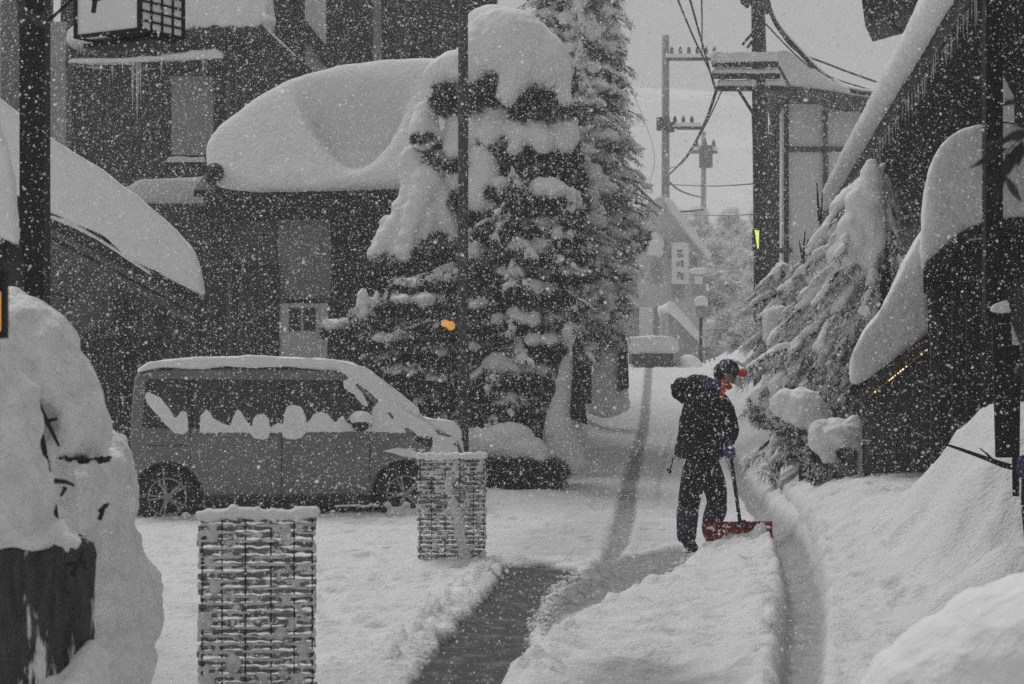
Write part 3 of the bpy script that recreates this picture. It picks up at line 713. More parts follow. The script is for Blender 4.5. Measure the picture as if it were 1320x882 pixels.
# ------------------------------------------------------------------ near left: snow laden stump and shrub
def near_left():
    Y = 6.2
    t = thing('tree_stump', 'thick dark tree stump streaked with snow under a tall snow cap, lower left', 'stump', (XW(40, Y), Y + .3, 0))
    mb = MB(); mb.lathe([(.20, -.1), (.185, .25), (.18, .6), (.185, 1.0), (.19, 1.12), (.0, 1.13)], 40, (XW(12, Y), Y + .35, 0))
    me = evaluated(mb, [('SUBSURF', dict(levels=2, render_levels=2))], 'stump')
    P = coords(me); Nn = normals(me); P += Nn * (.035 * fbm(P * [1, 1, .25], 9, 4, 5) + .016 * fbm(P * [1, 1, .2], 32, 2, 6))[:, None]; setco(me, P)
    me.materials.clear(); me.materials.append(mat('streaked_bark', .10, .03, scale=14, stretch=(2, 2, .4), rough=.95, bump=1, bdist=.03, snow=.40, snow_scale=5))
    nn = [n for n in me.materials[0].node_tree.nodes if n.type == 'TEX_NOISE' and abs(n.inputs['Scale'].default_value - 5) < .01][0]
    lk = nn.inputs['Vector'].links[0]; src = lk.from_socket; mp = me.materials[0].node_tree.nodes.new('ShaderNodeMapping'); mp.inputs['Scale'].default_value = (2.6, 2.6, .45)
    me.materials[0].node_tree.links.new(src, mp.inputs[0]); me.materials[0].node_tree.links.new(mp.outputs[0], nn.inputs['Vector'])
    for pl in me.polygons: pl.use_smooth = True
    put('trunk', me, t)
    mb = MB()
    for x, y, rx, ry, dy in [(-10, 420, 26, 30, .2), (-10, 480, 36, 70, .22), (5, 560, 50, 90, .24), (12, 640, 58, 70, .25), (0, 680, 66, 30, .25), (-60, 600, 90, 110, .3), (52, 690, 34, 22, .2), (88, 705, 14, 18, .1), (78, 905, 44, 46, .2), (30, 930, 50, 40, .2), (112, 880, 26, 60, .2)]:
        pell(mb, x, y, rx, ry, Y + .3, dy)
    vox('snow_cap', mb, .016, 2, .028, 5, .016, 17, parent=t, seed=2, m=MT['snow_fluffy'])
    mb = MB()
    for a, b_ in [((70, 620), (96, 626)), ((84, 628), (78, 640)), ((92, 742), (108, 706)), ((84, 728), (112, 726)), ((100, 722), (112, 736)), ((128, 660), (141, 648)), ((128, 670), (134, 650))]:
        p, q = W(*a, Y + .1), W(*b_, Y + .1); mb.tube([p, (p + q) / 2 + Vector((.004, 0, .004)), q], [.009, .007, .004], 6)
    mb.build('twig', MT['bark'], t, smooth=True, kind='stuff')
    Y = 7.6
    t = thing('snow_laden_shrub', 'shrub buried in bulging snow behind the stump, brown leaf edge showing under its lowest lobe', 'shrub', (XW(80, Y), Y + .3, 0))
    mb = MB()
    for x, y, rx, ry, dy in [(10, 420, 34, 56, .25), (36, 440, 42, 60, .3), (60, 450, 36, 48, .28), (20, 500, 60, 90, .35), (78, 500, 44, 60, .28), (100, 545, 36, 60, .25), (118, 560, 22, 44, .2), (88, 570, 26, 26, .22), (40, 600, 60, 100, .35), (20, 700, 70, 120, .35), (78, 640, 22, 80, .2)]:
        pell(mb, x, y, rx, ry, Y, dy)
    vox('snow_load', mb, .018, 3, .034, 4, .017, 15, parent=t, seed=4, m=MT['snow_fluffy'])
    mb = MB()
    for i in range(40):
        x = 74 + random.random() * 68; pell(mb, x, 593 - abs(x - 108) * .02 + random.uniform(-3, 3), random.uniform(2, 5), random.uniform(1.5, 3.2), Y - .14 + random.uniform(-.04, .1), .03, n=6, m=4)
    mb.build('leaf_edge', mat('brown_leaf', (.035, .022, .016), (.012, .010, .009), scale=30, rough=.9, bump=.6, snow=.1), t, kind='stuff')
    mb = MB()
    for a, b_, r in [((44, 510), (76, 575), .010), ((46, 530), (62, 600), .012), ((50, 545), (74, 540), .008), ((60, 600), (76, 690), .014), ((40, 520), (52, 640), .014)]:
        p, q = W(*a, Y - .3), W(*b_, Y - .25); mb.tube([p, (p + q) / 2, q], [r, r, r * .6], 6)
    mb.build('branch', MT['bark'], t, smooth=True, kind='stuff')
    Y = 8.6
    mb = MB()
    for x, y, rx, ry, dy in [(120, 640, 52, 90, .45), (100, 720, 80, 110, .5), (140, 650, 36, 95, .35), (150, 760, 46, 70, .4), (140, 850, 56, 80, .45), (60, 800, 90, 140, .5), (168, 830, 34, 60, .3), (105, 930, 96, 70, .5)]:
        pell(mb, x, y, rx, ry, Y, dy)
    o = vox('snow_heap', mb, .022, 2, .07, 3.2, .035, 11, seed=14, m=MT['snow_fluffy'])
    recentre(o, (XW(100, Y), Y, 0)); tag(o, 'tall rough snow heap between the shrub and the nearer wicker screen', 'snow heap')
    Y = 5.7
    mb = MB()
    for x, y, rx, ry, dy in [(1230, 900, 90, 110, .35), (1290, 850, 90, 96, .4), (1180, 880, 38, 40, .25), (1160, 905, 50, 50, .25), (1340, 800, 80, 64, .4), (1200, 840, 26, 34, .2), (1252, 806, 34, 40, .2), (1150, 872, 22, 30, .2), (1300, 1000, 200, 140, .4)]:
        pell(mb, x, y, rx, ry, Y, dy)
    mb.box((XW(1300, Y), Y + .05, .28), (.9, .6, .6))
    o = vox('snow_mound', mb, .02, 4, .03, 4, .006, 14, seed=24)
    recentre(o, (XW(1280, Y), Y, 0)); tag(o, 'smooth blurred snow mound in the lower right corner', 'snow mound')
near_left()

# ------------------------------------------------------------------ trees
def foliage(name, pads, m, parent, per=420, lg=.10, wd=.016, kind='stuff', droop=.25, fill=.55):
    """needle tufts through every pad: pads = (centre, (rx, ry, rz))"""
    Ps, Ds = [], []
    for c, r in pads:
        vol = (r[0] * r[1] * r[2]) ** (1 / 3)
        n = max(30, int(per * (vol / .4) ** 2 * 1.0))
        d = rand_dirs(n); rad = fill + (1 - fill) * RNG.random(n) ** .5
        # tufts: five needles share a root
        p = np.array(c) + d * rad[:, None] * np.array(r)
        p += .10 * vol * np.stack([vnoise(p, 3, k) for k in (1, 2, 3)], 1) * 2
        k = 5
        pp = np.repeat(p, k, 0); dd = np.repeat(d, k, 0) + rand_dirs(n * k) * .95; dd[:, 2] -= droop
        dd /= np.linalg.norm(dd, axis=1)[:, None]
        Ps.append(pp); Ds.append(dd)
    P = np.concatenate(Ps); D = np.concatenate(Ds)
    return tri_cloud(name, P, D, lg * (.6 + .8 * RNG.random(len(P))), wd, m, parent, kind)

def branch_tree(name, label, trunk, Y, branches, seed, dens=1.0, nm='needles_snowy', t=None, vx=.022):
    """cedar like tree: long hanging branches each carrying a ridge of snow, needles fringing beneath"""
    s = Y / FPX; rnd = random.Random(seed)
    if t is None:
        t = thing(name, label, 'tree', (XW(trunk[0][0], Y), Y, gz(XW(trunk[0][0], Y), Y)))
        m_ = MB(); n = len(trunk); m_.tube([W(x, y, Y) for x, y in trunk], [.15 - .11 * i / (n - 1) for i in range(n)], 9); m_.build('trunk', MT['bark'], t, smooth=True)
    mb = MB(); Ps, Ds = [], []; lm = MB()
    for (ax, ay, bx, by, o, r) in branches:
        a, b = W(ax, ay, Y), W(bx, by, Y); b.y += o
        mid = (a + b) / 2 + Vector((0, 0, (a - b).length * .12))
        pts = []
        N = max(6, int((a - b).length / .12))
        for i in range(N + 1):
            k = i / N; p = a * (1 - k) ** 2 + mid * 2 * k * (1 - k) + b * k * k; pts.append(p)
        lm.tube(pts[::2] + [pts[-1]], [.03 * (1 - .7 * i / (len(pts[::2]))) for i in range(len(pts[::2]) + 1)], 5)
        d = (b - a).normalized(); sd = Vector((d.y, -d.x, 0))
        if sd.length < .1: sd = Vector((0, 1, 0))
        sd.normalize()
        for i, p in enumerate(pts):
            k = i / N; rr = .8 * r * s * (0.55 + .6 * math.sin(PI * min(1, k * 1.1 + .12))) * rnd.uniform(.7, 1.25)
            if rnd.random() < .74: mb.ell((p.x, p.y + rnd.uniform(-.05, .05), p.z + rr * .45), (rr * 2.0, rr * .95, rr * .58), n=8, m=6, rot=(0, math.atan2(-d.z, d.x) + rnd.uniform(-.2, .2), 0))
            # side sprays
            for q in range(int(2 * dens + rnd.random())):
                sg = rnd.choice([-1, 1]); L_ = rnd.uniform(.15, .42) * (1 - .4 * k)
                e = p + (sd * sg * .45 + d * .75 + Vector((0, 0, -.55))).normalized() * L_
                nn = int(26 * dens)
                tt = RNG.random(nn)[:, None]
                P = np.array(p)[None] * (1 - tt) + np.array(e)[None] * tt + RNG.normal(size=(nn, 3)) * .02
                dd = np.array((e - p).normalized())[None] * .8 + rand_dirs(nn) * .7; dd[:, 2] -= .25; dd /= np.linalg.norm(dd, axis=1)[:, None]
                Ps.append(P); Ds.append(dd)
                if rnd.random() < .42: mb.ell(p.lerp(e, .45) + Vector((0, 0, .03)), (L_ * .42, .05, .045), n=7, m=5, rot=(0, math.atan2(-(e - p).z, (e - p).x), 0))
    P = np.concatenate(Ps); D = np.concatenate(Ds); q = RNG.random(len(P)) < .66
    tri_cloud('crown', P[q], D[q], .10 * (.5 + .9 * RNG.random(q.sum())), .014, MT[nm], t, 'stuff')
    P2 = P[~q] + [0, -.01, .03]; tri_cloud('frosted_sprays', P2, D[~q], .09 * (.5 + .9 * RNG.random(len(P2))), .022, MT['needles_white'], t, 'stuff')
    lm.build('branches', MT['bark'], t, smooth=True, kind='stuff')
    vox('snow_load', mb, vx, 1, .02, 8, .016, 20, parent=t, seed=seed, kind='stuff')
    return t

def pine():
    Y = 27.0; s = Y / FPX
    t = thing('pruned_pine', 'layered pruned pine bowed under heavy snow caps behind the minivan bonnet', 'tree', (XW(655, Y), Y, 0))
    # trunk and limbs
    mb = MB(); tr = [W(668, 640, Y), W(662, 560, Y), W(672, 480, Y), W(655, 400, Y), W(662, 300, Y), W(648, 210, Y), W(655, 120, Y), W(650, 60, Y)]
    mb.tube(tr, [.19, .16, .14, .13, .11, .09, .07, .04], 10); mb.build('trunk', MT['bark'], t, smooth=True)
    # pads: px, py, rx, ry (foliage), y offset
    F = [(655, 118, 80, 26, 0), (600, 128, 48, 22, -.1), (700, 150, 46, 30, 0), (640, 190, 60, 26, .1), (715, 185, 30, 26, .2), (570, 210, 26, 24, 0),
         (690, 215, 52, 26, 0), (620, 262, 66, 24, .1), (700, 270, 56, 24, .1), (560, 330, 60, 30, .1), (510, 350, 44, 28, 0), (640, 320, 70, 26, 0),
         (705, 335, 48, 24, .1), (600, 375, 80, 30, 0), (520, 395, 52, 22, 0), (690, 392, 62, 30, .1), (480, 425, 60, 24, 0), (560, 430, 80, 34, 0),
         (650, 440, 84, 32, 0), (710, 440, 36, 28, .2), (600, 475, 80, 34, 0), (520, 460, 60, 30, .1), (560, 505, 70, 34, .1), (700, 497, 40, 20, 0),
         (660, 510, 80, 28, -.1), (640, 545, 90, 26, 0), (580, 545, 60, 34, .2), (690, 540, 44, 18, -.1), (445, 430, 24, 14, 0), (740, 330, 22, 16, .1), (738, 230, 20, 16, .1)]
    foliage('crown', [(tuple(W(x, y, Y + o)), (rx * s, min(rx, ry * 1.6) * s * 1.1, ry * s)) for x, y, rx, ry, o in F], MT['needles'], t, per=1300, lg=.085, wd=.018)
    # limbs
    for a, b in [((660, 300), (560, 250)), ((662, 330), (500, 340)), ((660, 400), (480, 420)), ((655, 420), (740, 440)), ((650, 150), (575, 130)), ((655, 140), (720, 160)), ((662, 300), (720, 290)), ((665, 520), (720, 505)), ((665, 500), (590, 500))]:
        m_ = MB(); p, q = W(*a, Y), W(*b, Y - .1); m_.tube([p, p.lerp(q, .5) + Vector((0, 0, .1)), q], [.07, .05, .03], 7); m_.build('limb', MT['bark'], t, smooth=True)
    # snow: each group is one melted mass, needles fringe its lower edge
    fr_pads = []
    def drape(mb, ax, ay, bx, by, w0, w1, o=0, n=6):
        for i in range(n):
            k = i / (n - 1); pell(mb, ax + (bx - ax) * k, ay + (by - ay) * k, w0 + (w1 - w0) * k, (w0 + (w1 - w0) * k) * 1.15, Y + o - .12 * k, (w0 + (w1 - w0) * k) * s, n=12, m=9)
    tops = [[(652, 62, 64, 52, 0), (640, 30, 40, 24, 0), (690, 84, 46, 50, 0), (704, 100, 34, 44, 0), (600, 92, 44, 30, 0), (572, 100, 25, 24, 0), (645, 88, 80, 22, 0)]]
    mb = MB()
    for x, y, rx, ry, o in tops[0]: pell(mb, x, y, rx, ry, Y + o, min(rx, ry * 1.4) * s, n=16, m=12)
    drape(mb, 700, 90, 726, 176, 34, 22, 0); drape(mb, 716, 130, 722, 188, 24, 20, -.1); drape(mb, 668, 90, 655, 118, 26, 16, -.3)
    vox('snow_cap', mb, .03, 3, .05, 2.6, .02, 8, parent=t, seed=31)
    mb = MB(); drape(mb, 545, 238, 488, 330, 22, 15, 0); drape(mb, 548, 236, 520, 326, 20, 13, -.2); drape(mb, 552, 236, 548, 318, 22, 13, -.1)
    drape(mb, 556, 236, 584, 312, 26, 16, 0); drape(mb, 575, 280, 592, 318, 18, 14, .1); drape(mb, 500, 290, 476, 352, 13, 9, .1); drape(mb, 545, 230, 530, 205, 30, 16, .1)
    drape(mb, 515, 290, 505, 344, 13, 8, -.1)
    vox('snow_cap', mb, .026, 2, .035, 4, .018, 11, parent=t, seed=32)
    mb = MB(); drape(mb, 548, 150, 545, 172, 18, 20, 0); drape(mb, 600, 150, 590, 190, 26, 22, 0); drape(mb, 640, 140, 632, 176, 24, 26, 0); drape(mb, 560, 222, 590, 226, 24, 22, .1)
    drape(mb, 572, 190, 566, 210, 16, 20, .2)
    vox('snow_cap', mb, .035, 5, .03, 3, .012, 9, parent=t, seed=33)
    mb = MB(); drape(mb, 622, 206, 624, 248, 20, 26, -.2); drape(mb, 606, 220, 610, 250, 16, 18, -.2)
    vox('snow_cap', mb, .03, 5, .02, 3, .012, 9, parent=t, seed=34)
    mb = MB(); drape(mb, 656, 170, 705, 178, 14, 14, -.2, 4); drape(mb, 690, 150, 700, 182, 12, 15, -.3); drape(mb, 668, 176, 664, 194, 12, 12, -.2, 3)
    vox('snow_cap', mb, .03, 4, .03, 4, .015, 10, parent=t, seed=35)
    # flat pads of snow
    flat = [(692, 246, 46, 12), (650, 238, 24, 9), (712, 286, 32, 12), (690, 318, 50, 11), (738, 262, 14, 18), (476, 396, 19, 20), (530, 388, 42, 9), (560, 392, 26, 7), (612, 325, 20, 12),
            (652, 412, 22, 10), (676, 408, 26, 12), (640, 424, 18, 7), (612, 392, 24, 7), (646, 472, 44, 15), (690, 478, 20, 9), (436, 420, 22, 7), (500, 436, 34, 6), (560, 455, 30, 5),
            (700, 372, 34, 9), (740, 322, 18, 7), (655, 350, 26, 6), (590, 352, 20, 6), (524, 365, 20, 7), (640, 568, 46, 18), (600, 560, 30, 14), (690, 528, 34, 6), (664, 520, 28, 5), (735, 380, 14, 9), (712, 410, 18, 8),
            (726, 300, 22, 10), (748, 338, 14, 6), (690, 262, 30, 8), (735, 352, 22, 7), (620, 446, 24, 6), (700, 440, 30, 9), (725, 430, 20, 8), (668, 455, 22, 6), (600, 420, 16, 6), (570, 360, 16, 6), (505, 408, 22, 6), (462, 408, 12, 5), (560, 488, 26, 5), (520, 478, 22, 6), (480, 450, 20, 4), (675, 585, 38, 12)]
    mb = MB()
    for x, y, rx, ry in flat:
        o = random.uniform(-.85, -.35)
        for k in range(3): fr_pads.append((tuple(W(x + (k - 1) * rx * .55, y + ry * 1.25, Y + o - .02)), (rx * s * .5, rx * s * .45, max(.05, ry * s * .8))))
        for k in range(6):
            u = random.uniform(-.55, .55); pell(mb, x + u * rx, y + random.uniform(-.3, .3) * ry, rx * random.uniform(.28, .5), ry * random.uniform(.7, 1.15), Y + o + random.uniform(-.1, .25), rx * s * random.uniform(.5, .8), n=12, m=8)
    vox('snow_pads', mb, .026, 1, .035, 6, .03, 16, parent=t, seed=36, kind='stuff')
    for x, y, rx in [(615, 126, 20), (650, 130, 24), (735, 205, 20), (715, 200, 18), (690, 205, 20), (480, 362, 14), (508, 350, 16), (540, 340, 20), (590, 332, 18), (625, 278, 22), (545, 178, 16), (590, 214, 18), (700, 122, 20), (572, 128, 16), (668, 202, 18)]:
        fr_pads.append((tuple(W(x, y, Y - .3)), (rx * s * .9, rx * s * .7, 5.5 * s)))
    foliage('needle_fringe', fr_pads, MT['needles'], t, per=2600, lg=.07, wd=.015, droop=.5)
    foliage('frosted_needles', [((c[0], c[1] - .04, c[2] + .10), (r[0] * 1.25, r[1], r[2] * 1.1)) for c, r in fr_pads[:-15]], MT['needles_white'], t, per=420, lg=.05, wd=.014)
    rb = random.Random(15); br = []
    for y in range(236, 560, 30):
        for k in range(3):
            xr = min(752, 712 + (y - 230) * .2) if y < 450 else 730; xl = 560 - (y - 236) * .42 if y < 420 else 470 + (y - 420) * .5
            if rb.random() < .8: br.append((664, y - 12 + rb.uniform(-6, 6), xr + rb.uniform(-22, 8), y + rb.uniform(4, 20), rb.uniform(-.9, -.3), rb.uniform(7, 10)))
            if y > 330 and rb.random() < .7: br.append((650, y - 12 + rb.uniform(-6, 6), xl + rb.uniform(-8, 40), y + rb.uniform(6, 22), rb.uniform(-.9, -.3), rb.uniform(6, 9)))
            if rb.random() < .5: br.append((660, y - 10, 640 + rb.uniform(-50, 50), y + rb.uniform(10, 22), rb.uniform(-1.3, -1.0), rb.uniform(6, 9)))
    branch_tree('', '', None, Y, br, 16, .7, 'needles', t=t, vx=.028)
pine()

def tall_conifer():
    Y = 34.0; s = Y / FPX
    t = thing('tall_conifer', 'tall frosted conifer rising out of frame behind the pruned pine', 'tree', (XW(745, Y), Y, gz(XW(745, Y), Y)))
    m_ = MB(); m_.tube([W(745, 520, Y), W(748, 300, Y), W(742, 60, Y), W(740, -160, Y)], [.24, .2, .13, .05], 10); m_.build('trunk', MT['bark'], t, smooth=True)
    rnd = random.Random(5); pads = []; mb = MB(); limbs = []
    right = [(-150, 760), (-60, 782), (0, 790), (40, 800), (90, 806), (130, 806), (180, 806), (240, 824), (290, 828), (330, 816), (370, 808), (410, 798), (440, 792)]
    def re(y):
        for (a, xa), (b, xb) in zip(right, right[1:]):
            if a <= y <= b: return xa + (xb - xa) * (y - a) / (b - a)
        return 780
    y = -160
    while y < 450:
        xr = re(y); xc = 745
        for k in range(11 if y < 420 else 6):
            a = rnd.uniform(-1, 1); rr = rnd.uniform(.25, 1.0)
            px = xc + a * (xr - xc) * 1.0 * rr if a > 0 else xc + a * 85 * rr
            dy = math.sqrt(max(0, 1 - a * a)) * rnd.choice([-1, -1, 1]) * .75 * rr * (xr - xc) * s
            py = y + rnd.uniform(-10, 10) + abs(a) * 8
            if py < 110 and px < 690 and y > -20: continue
            rx, ry = rnd.uniform(11, 21), rnd.uniform(6, 11)
            c = W(px, py, Y); c.y = Y + dy
            pads.append(((c.x, c.y, c.z - .11), (rx * s * .98, rx * s * .9, ry * s * 1.15)))
            if rnd.random() < .8:
                for q in range(3):
                    mb.ell((c.x + rnd.uniform(-.6, .6) * rx * s, c.y + rnd.uniform(-.1, .1) - .16, c.z + ry * s * .55 + rnd.uniform(-.05, .05)), (rx * s * rnd.uniform(.4, .8), rx * s * .7, ry * s * rnd.uniform(.4, .8)), n=10, m=7, rot=(0, rnd.uniform(-.1, .5) * (1 if a > 0 else -1), 0))
            if k < 2: limbs.append((c, Vector((XW(746, Y), Y, c.z + .12))))
        y += 15
    foliage('crown', pads, MT['needles'], t, per=330, lg=.12, wd=.024)
    foliage('frosted_sprays', [((c[0], c[1] - .05, c[2] + .03), r) for c, r in pads], MT['needles_white'], t, per=55, lg=.13, wd=.03)
    m_ = MB()
    for c, q in limbs: m_.tube([q, (c + q) / 2 + Vector((0, 0, .04)), c], [.045, .03, .015], 5)
    m_.build('limbs', MT['bark'], t, smooth=True, kind='stuff')
    vox('snow_load', mb, .04, 1, .06, 5, .035, 13, parent=t, seed=41, kind='stuff', m=MT['snow'])
    br = []
    for y in range(-150, 430, 24):
        xr = re(y + 14)
        for k in range(4):
            br.append((746, y - 10, xr + rnd.uniform(-14, 12), y + rnd.uniform(10, 26), rnd.uniform(-.8, .3), rnd.uniform(7, 11)))
        br.append((744, y - 10, 660 + rnd.uniform(-10, 20), y + rnd.uniform(10, 24), rnd.uniform(-.6, .3), rnd.uniform(7, 10)))
        br.append((746, y - 8, 760 + rnd.uniform(-30, 30), y + rnd.uniform(10, 26), rnd.uniform(-1.5, -1.0), rnd.uniform(7, 10)))
    branch_tree('', '', None, Y, br, 17, .6, 'needles_snowy', t=t, vx=.038)
tall_conifer()

def right_trees():
    Y = 22.5
    br = [(1132, 225, 1048, 312, -.2, 16), (1130, 240, 1072, 330, -.5, 17), (1135, 255, 1030, 345, .2, 14), (1135, 280, 1012, 372, .0, 15), (1130, 300, 1045, 392, -.5, 15),
          (1125, 320, 1020, 400, .3, 13), (1128, 330, 1002, 430, .1, 13), (1120, 350, 1050, 440, -.5, 14), (1118, 360, 990, 462, .3, 12), (1115, 380, 1018, 452, -.2, 13),
          (1120, 400, 1060, 470, -.5, 12), (1120, 410, 1000, 500, .3, 10), (1115, 430, 1040, 505, -.3, 11), (1120, 440, 1070, 520, -.5, 10), (1115, 450, 1012, 540, .2, 10),
          (1110, 470, 1045, 560, -.3, 10), (1115, 480, 1085, 560, -.5, 9), (1100, 490, 1020, 575, .1, 9), (1135, 300, 1100, 400, -.7, 10), (1135, 250, 1150, 350, -.5, 9), (1140, 230, 1165, 300, .4, 8), (1130, 380, 1110, 470, -.7, 9)]
    rr_ = random.Random(77)
    for i in range(26):
        x = rr_.uniform(1040, 1125); y = rr_.uniform(430, 560); br.append((x, y, x - rr_.uniform(35, 80), y + rr_.uniform(30, 60), rr_.uniform(-.5, .3), rr_.uniform(7, 12)))
    t = branch_tree('snowy_cedar', 'drooping snow laden conifer leaning over the street beside the dark lean to wall', [(1140, 600), (1135, 480), (1138, 360), (1132, 240), (1126, 215)], Y, br, 11, .9)
    mb = MB()
    for x, y, rx, ry in [(1125, 232, 17, 24), (1120, 250, 22, 24), (1108, 262, 20, 20), (1124, 214, 10, 10), (1116, 285, 24, 34), (1100, 300, 24, 30), (1128, 290, 16, 44), (1085, 330, 22, 20), (1120, 330, 14, 30)]: pell(mb, x, y, rx, ry, Y - .3, rx * Y / FPX)
    vox('snow_cap', mb, .03, 5, .03, 3, .01, 10, parent=t, seed=51)
    # bare vertical twigs at the left of it
    mb = MB()
    for a, b in [((1034, 346), (1038, 296)), ((1036, 340), (1030, 310)), ((1056, 285), (1053, 236)), ((1058, 290), (1060, 248)), ((1038, 330), (1042, 308))]: mb.tube([W(*a, Y), W(*b, Y)], [.02, .006], 5)
    mb.build('twigs', MT['bark'], t, kind='stuff')
    Y = 27.5
    br = [(1010, 350 + 14 * i, 975 - (i % 3) * 6 + random.uniform(-6, 6), 372 + 15 * i, random.uniform(-.4, .4), 10) for i in range(12)] + \
         [(1010, 350 + 14 * i, 1045 + random.uniform(-6, 6), 372 + 15 * i, random.uniform(-.4, .4), 10) for i in range(10)]
    branch_tree('snowy_conifer', 'smaller pale snow choked conifer between the utility pole foot and the leaning conifer', [(1012, 560), (1010, 450), (1008, 345)], Y, br, 12, .8, 'needles_white')
    # clipped bushes along the wall foot
    def bush(name, label, Y, blobs, seed, under=True, tint='needles_snowy'):
        s = Y / FPX; x, y, rx, ry = blobs[0]
        t = thing(name, label, 'bush', (XW(x, Y), Y, gz(XW(x, Y), Y)), group=None)
        foliage('foliage', [(tuple(W(x, y + ry * k, Y + .05)), (rx * s * (1.05 - .1 * k), rx * s * .8, ry * s * 1.0)) for x, y, rx, ry in blobs for k in (.6, 1.5)], MT[tint], t, per=1400, lg=.07, wd=.018, droop=.5)
        m_ = MB(); m_.tube([W(x, y + 10, Y), (XW(x, Y), Y, gz(XW(x, Y), Y) - .05)], [.03, .05], 7); m_.build('stem', MT['bark'], t)
        mb = MB()
        for x, y, rx, ry in blobs: pell(mb, x, y, rx * .95, ry, Y - .05, rx * s * .85, n=14, m=10)
        vox('snow_cap', mb, .02, 2, .04, 5, .022, 14, parent=t, seed=seed)
    bush('low_bush', 'squat bush with a thick square snow cap at the foot of the dark wall', 19.6, [(1082, 560, 32, 22), (1062, 564, 22, 24), (1100, 560, 22, 24), (1110, 590, 9, 26), (1070, 585, 16, 14)], 61)
    bush('low_bush', 'snow capped bush above and behind the squat square capped one', 21.5, [(1035, 528, 32, 28), (1050, 545, 26, 22), (1012, 520, 20, 18)], 62)
    bush('low_bush', 'dark leaved bush spilling toward the street near the cap peak', 23.5, [(1000, 498, 24, 22), (985, 512, 18, 16), (1016, 505, 22, 20)], 63)
    t = thing('stone_lantern', 'dark stone block with a rounded snow cap among the right hand bushes', 'stone lantern', (XW(1010, 22.6), 22.6, gz(XW(1010, 22.6), 22.6)))
    mb = MB(); pbox(mb, 1012, 492, 1036, 600, 22.6, .28); mb.build('base', MT['stone'], t)
    mb = MB(); pell(mb, 1016, 487, 20, 13, 22.65, .25); pell(mb, 1004, 497, 16, 14, 22.65, .2); vox('snow_cap', mb, .025, 4, .012, 4, 0, parent=t)
    mb = MB()
    Y = 26
    t = thing('boundary_stone', 'dark square opening of a snowed in stone wall left of the leaning conifer', 'wall', (XW(1025, Y), Y, gz(XW(1025, Y), Y)))
    mb = MB(); pbox(mb, 1008, 440, 1048, 620, Y, .5); mb.build('stone_block', MT['stone'], t)
    mb = MB(); pbox(mb, 990, 398, 1016, 440, Y - .1, .5); pell(mb, 1003, 402, 14, 10, Y, .25); vox('snow_cap', mb, .03, 5, .03, 3, 0, parent=t)
right_trees()

def street_bank():
    # straw wrapped garden shrubs snowed into tents on the left bank
    for i, (Y, pk, bl, br_, ybase, dark, lab) in enumerate([
        (26.2, (734, 432), 690, 756, 600, ((735, 540), (742, 460), (758, 548)), 'nearest tall snow tent over a wrapped shrub, touching the pruned pine'),
        (37, (793, 402), 752, 812, 520, ((797, 505), (803, 418), (811, 500)), 'tall ridged snow tent over a wrapped shrub beyond the nearest tent'),
        (31, (724, 500), 690, 744, 590, ((722, 572), (729, 520), (740, 566)), 'small hooded snow tent with a dark opening nearest the pruned pine')]):
        s = Y / FPX; xb = XW(pk[0], Y)
        t = thing('wrapped_shrub', lab, 'shrub', (xb, Y, gz(xb, Y)), group='snow covered wrapped shrubs on the left bank')
        mb = MB(); n = 9
        for k in range(n):
            u = k / (n - 1); y = pk[1] + (ybase - pk[1]) * u
            xl = pk[0] + (bl - pk[0]) * u ** .7; xr = pk[0] + (br_ - pk[0]) * u ** .7
            pell(mb, (xl + xr) / 2, y, max(11, (xr - xl) / 2), 18, Y, max(.1, (xr - xl) / 2 * s * .8), n=14)
        def ridge(P, Y=Y, pk=pk):
            a = np.arctan2(P[:, 1] - Y, P[:, 0] - XW(pk[0], Y)); Q = P.copy()
            k = 1 + .10 * np.sin(a * 7 + P[:, 2] * 1.5)
            Q[:, 0] = XW(pk[0], Y) + (P[:, 0] - XW(pk[0], Y)) * k; return Q
        vox('snow_cover', mb, .05, 4, .06, 2, .02, 9, parent=t, fn=ridge, seed=70 + i)
        d = dark; mb = MB(); yo = Y - .34
        mb.prism([W(d[0][0], d[0][1], yo), W(d[1][0] - 3, d[1][1] + 20, yo), W(*d[1], yo), W(d[1][0] + 6, d[1][1] + 26, yo), W(*d[2], yo)], (0, .5, 0)); mb.build('wrapping', MT['bark'], t)
    # clipped hedge at the foot of the pine
    Y = 25.4; s = Y / FPX
    Y = 25.4; s = Y / FPX
    t = thing('clipped_hedge', 'low dark clipped hedge under the pruned pine with snow heaped on top', 'hedge', (XW(665, Y), Y, gz(XW(665, Y), Y)))
    foliage('foliage', [(tuple(W(x, 612, Y)), (.30, .34, .22)) for x in range(620, 702, 13)], MT['needles'], t, per=1500, lg=.06, wd=.02)
    mb = MB(); pbox(mb, 618, 600, 700, 634, Y - .15, .4); mb.build('inner_twigs', MT['bark'], t)
    mb = MB()
    for x, y, rx, ry in [(640, 572, 34, 22), (672, 578, 34, 20), (615, 570, 30, 20), (655, 560, 34, 16), (696, 592, 16, 10)]: pell(mb, x, y, rx, ry, Y + .1, .35)
    vox('snow_cap', mb, .03, 5, .03, 3, .015, 10, parent=t, seed=81)
    mb = MB()
    for x, rx in [(650, 26), (668, 22), (632, 20)]: pell(mb, x, 644, rx, 9, Y - .8, .22)
    o = vox('kerb_stone_snow', mb, .025, 4, .02, 4, .01, 12, seed=82); recentre(o, (XW(650, Y - .8), Y - .8, .1)); tag(o, 'small rounded snow lump on stones before the clipped hedge', 'snow heap')
street_bank()

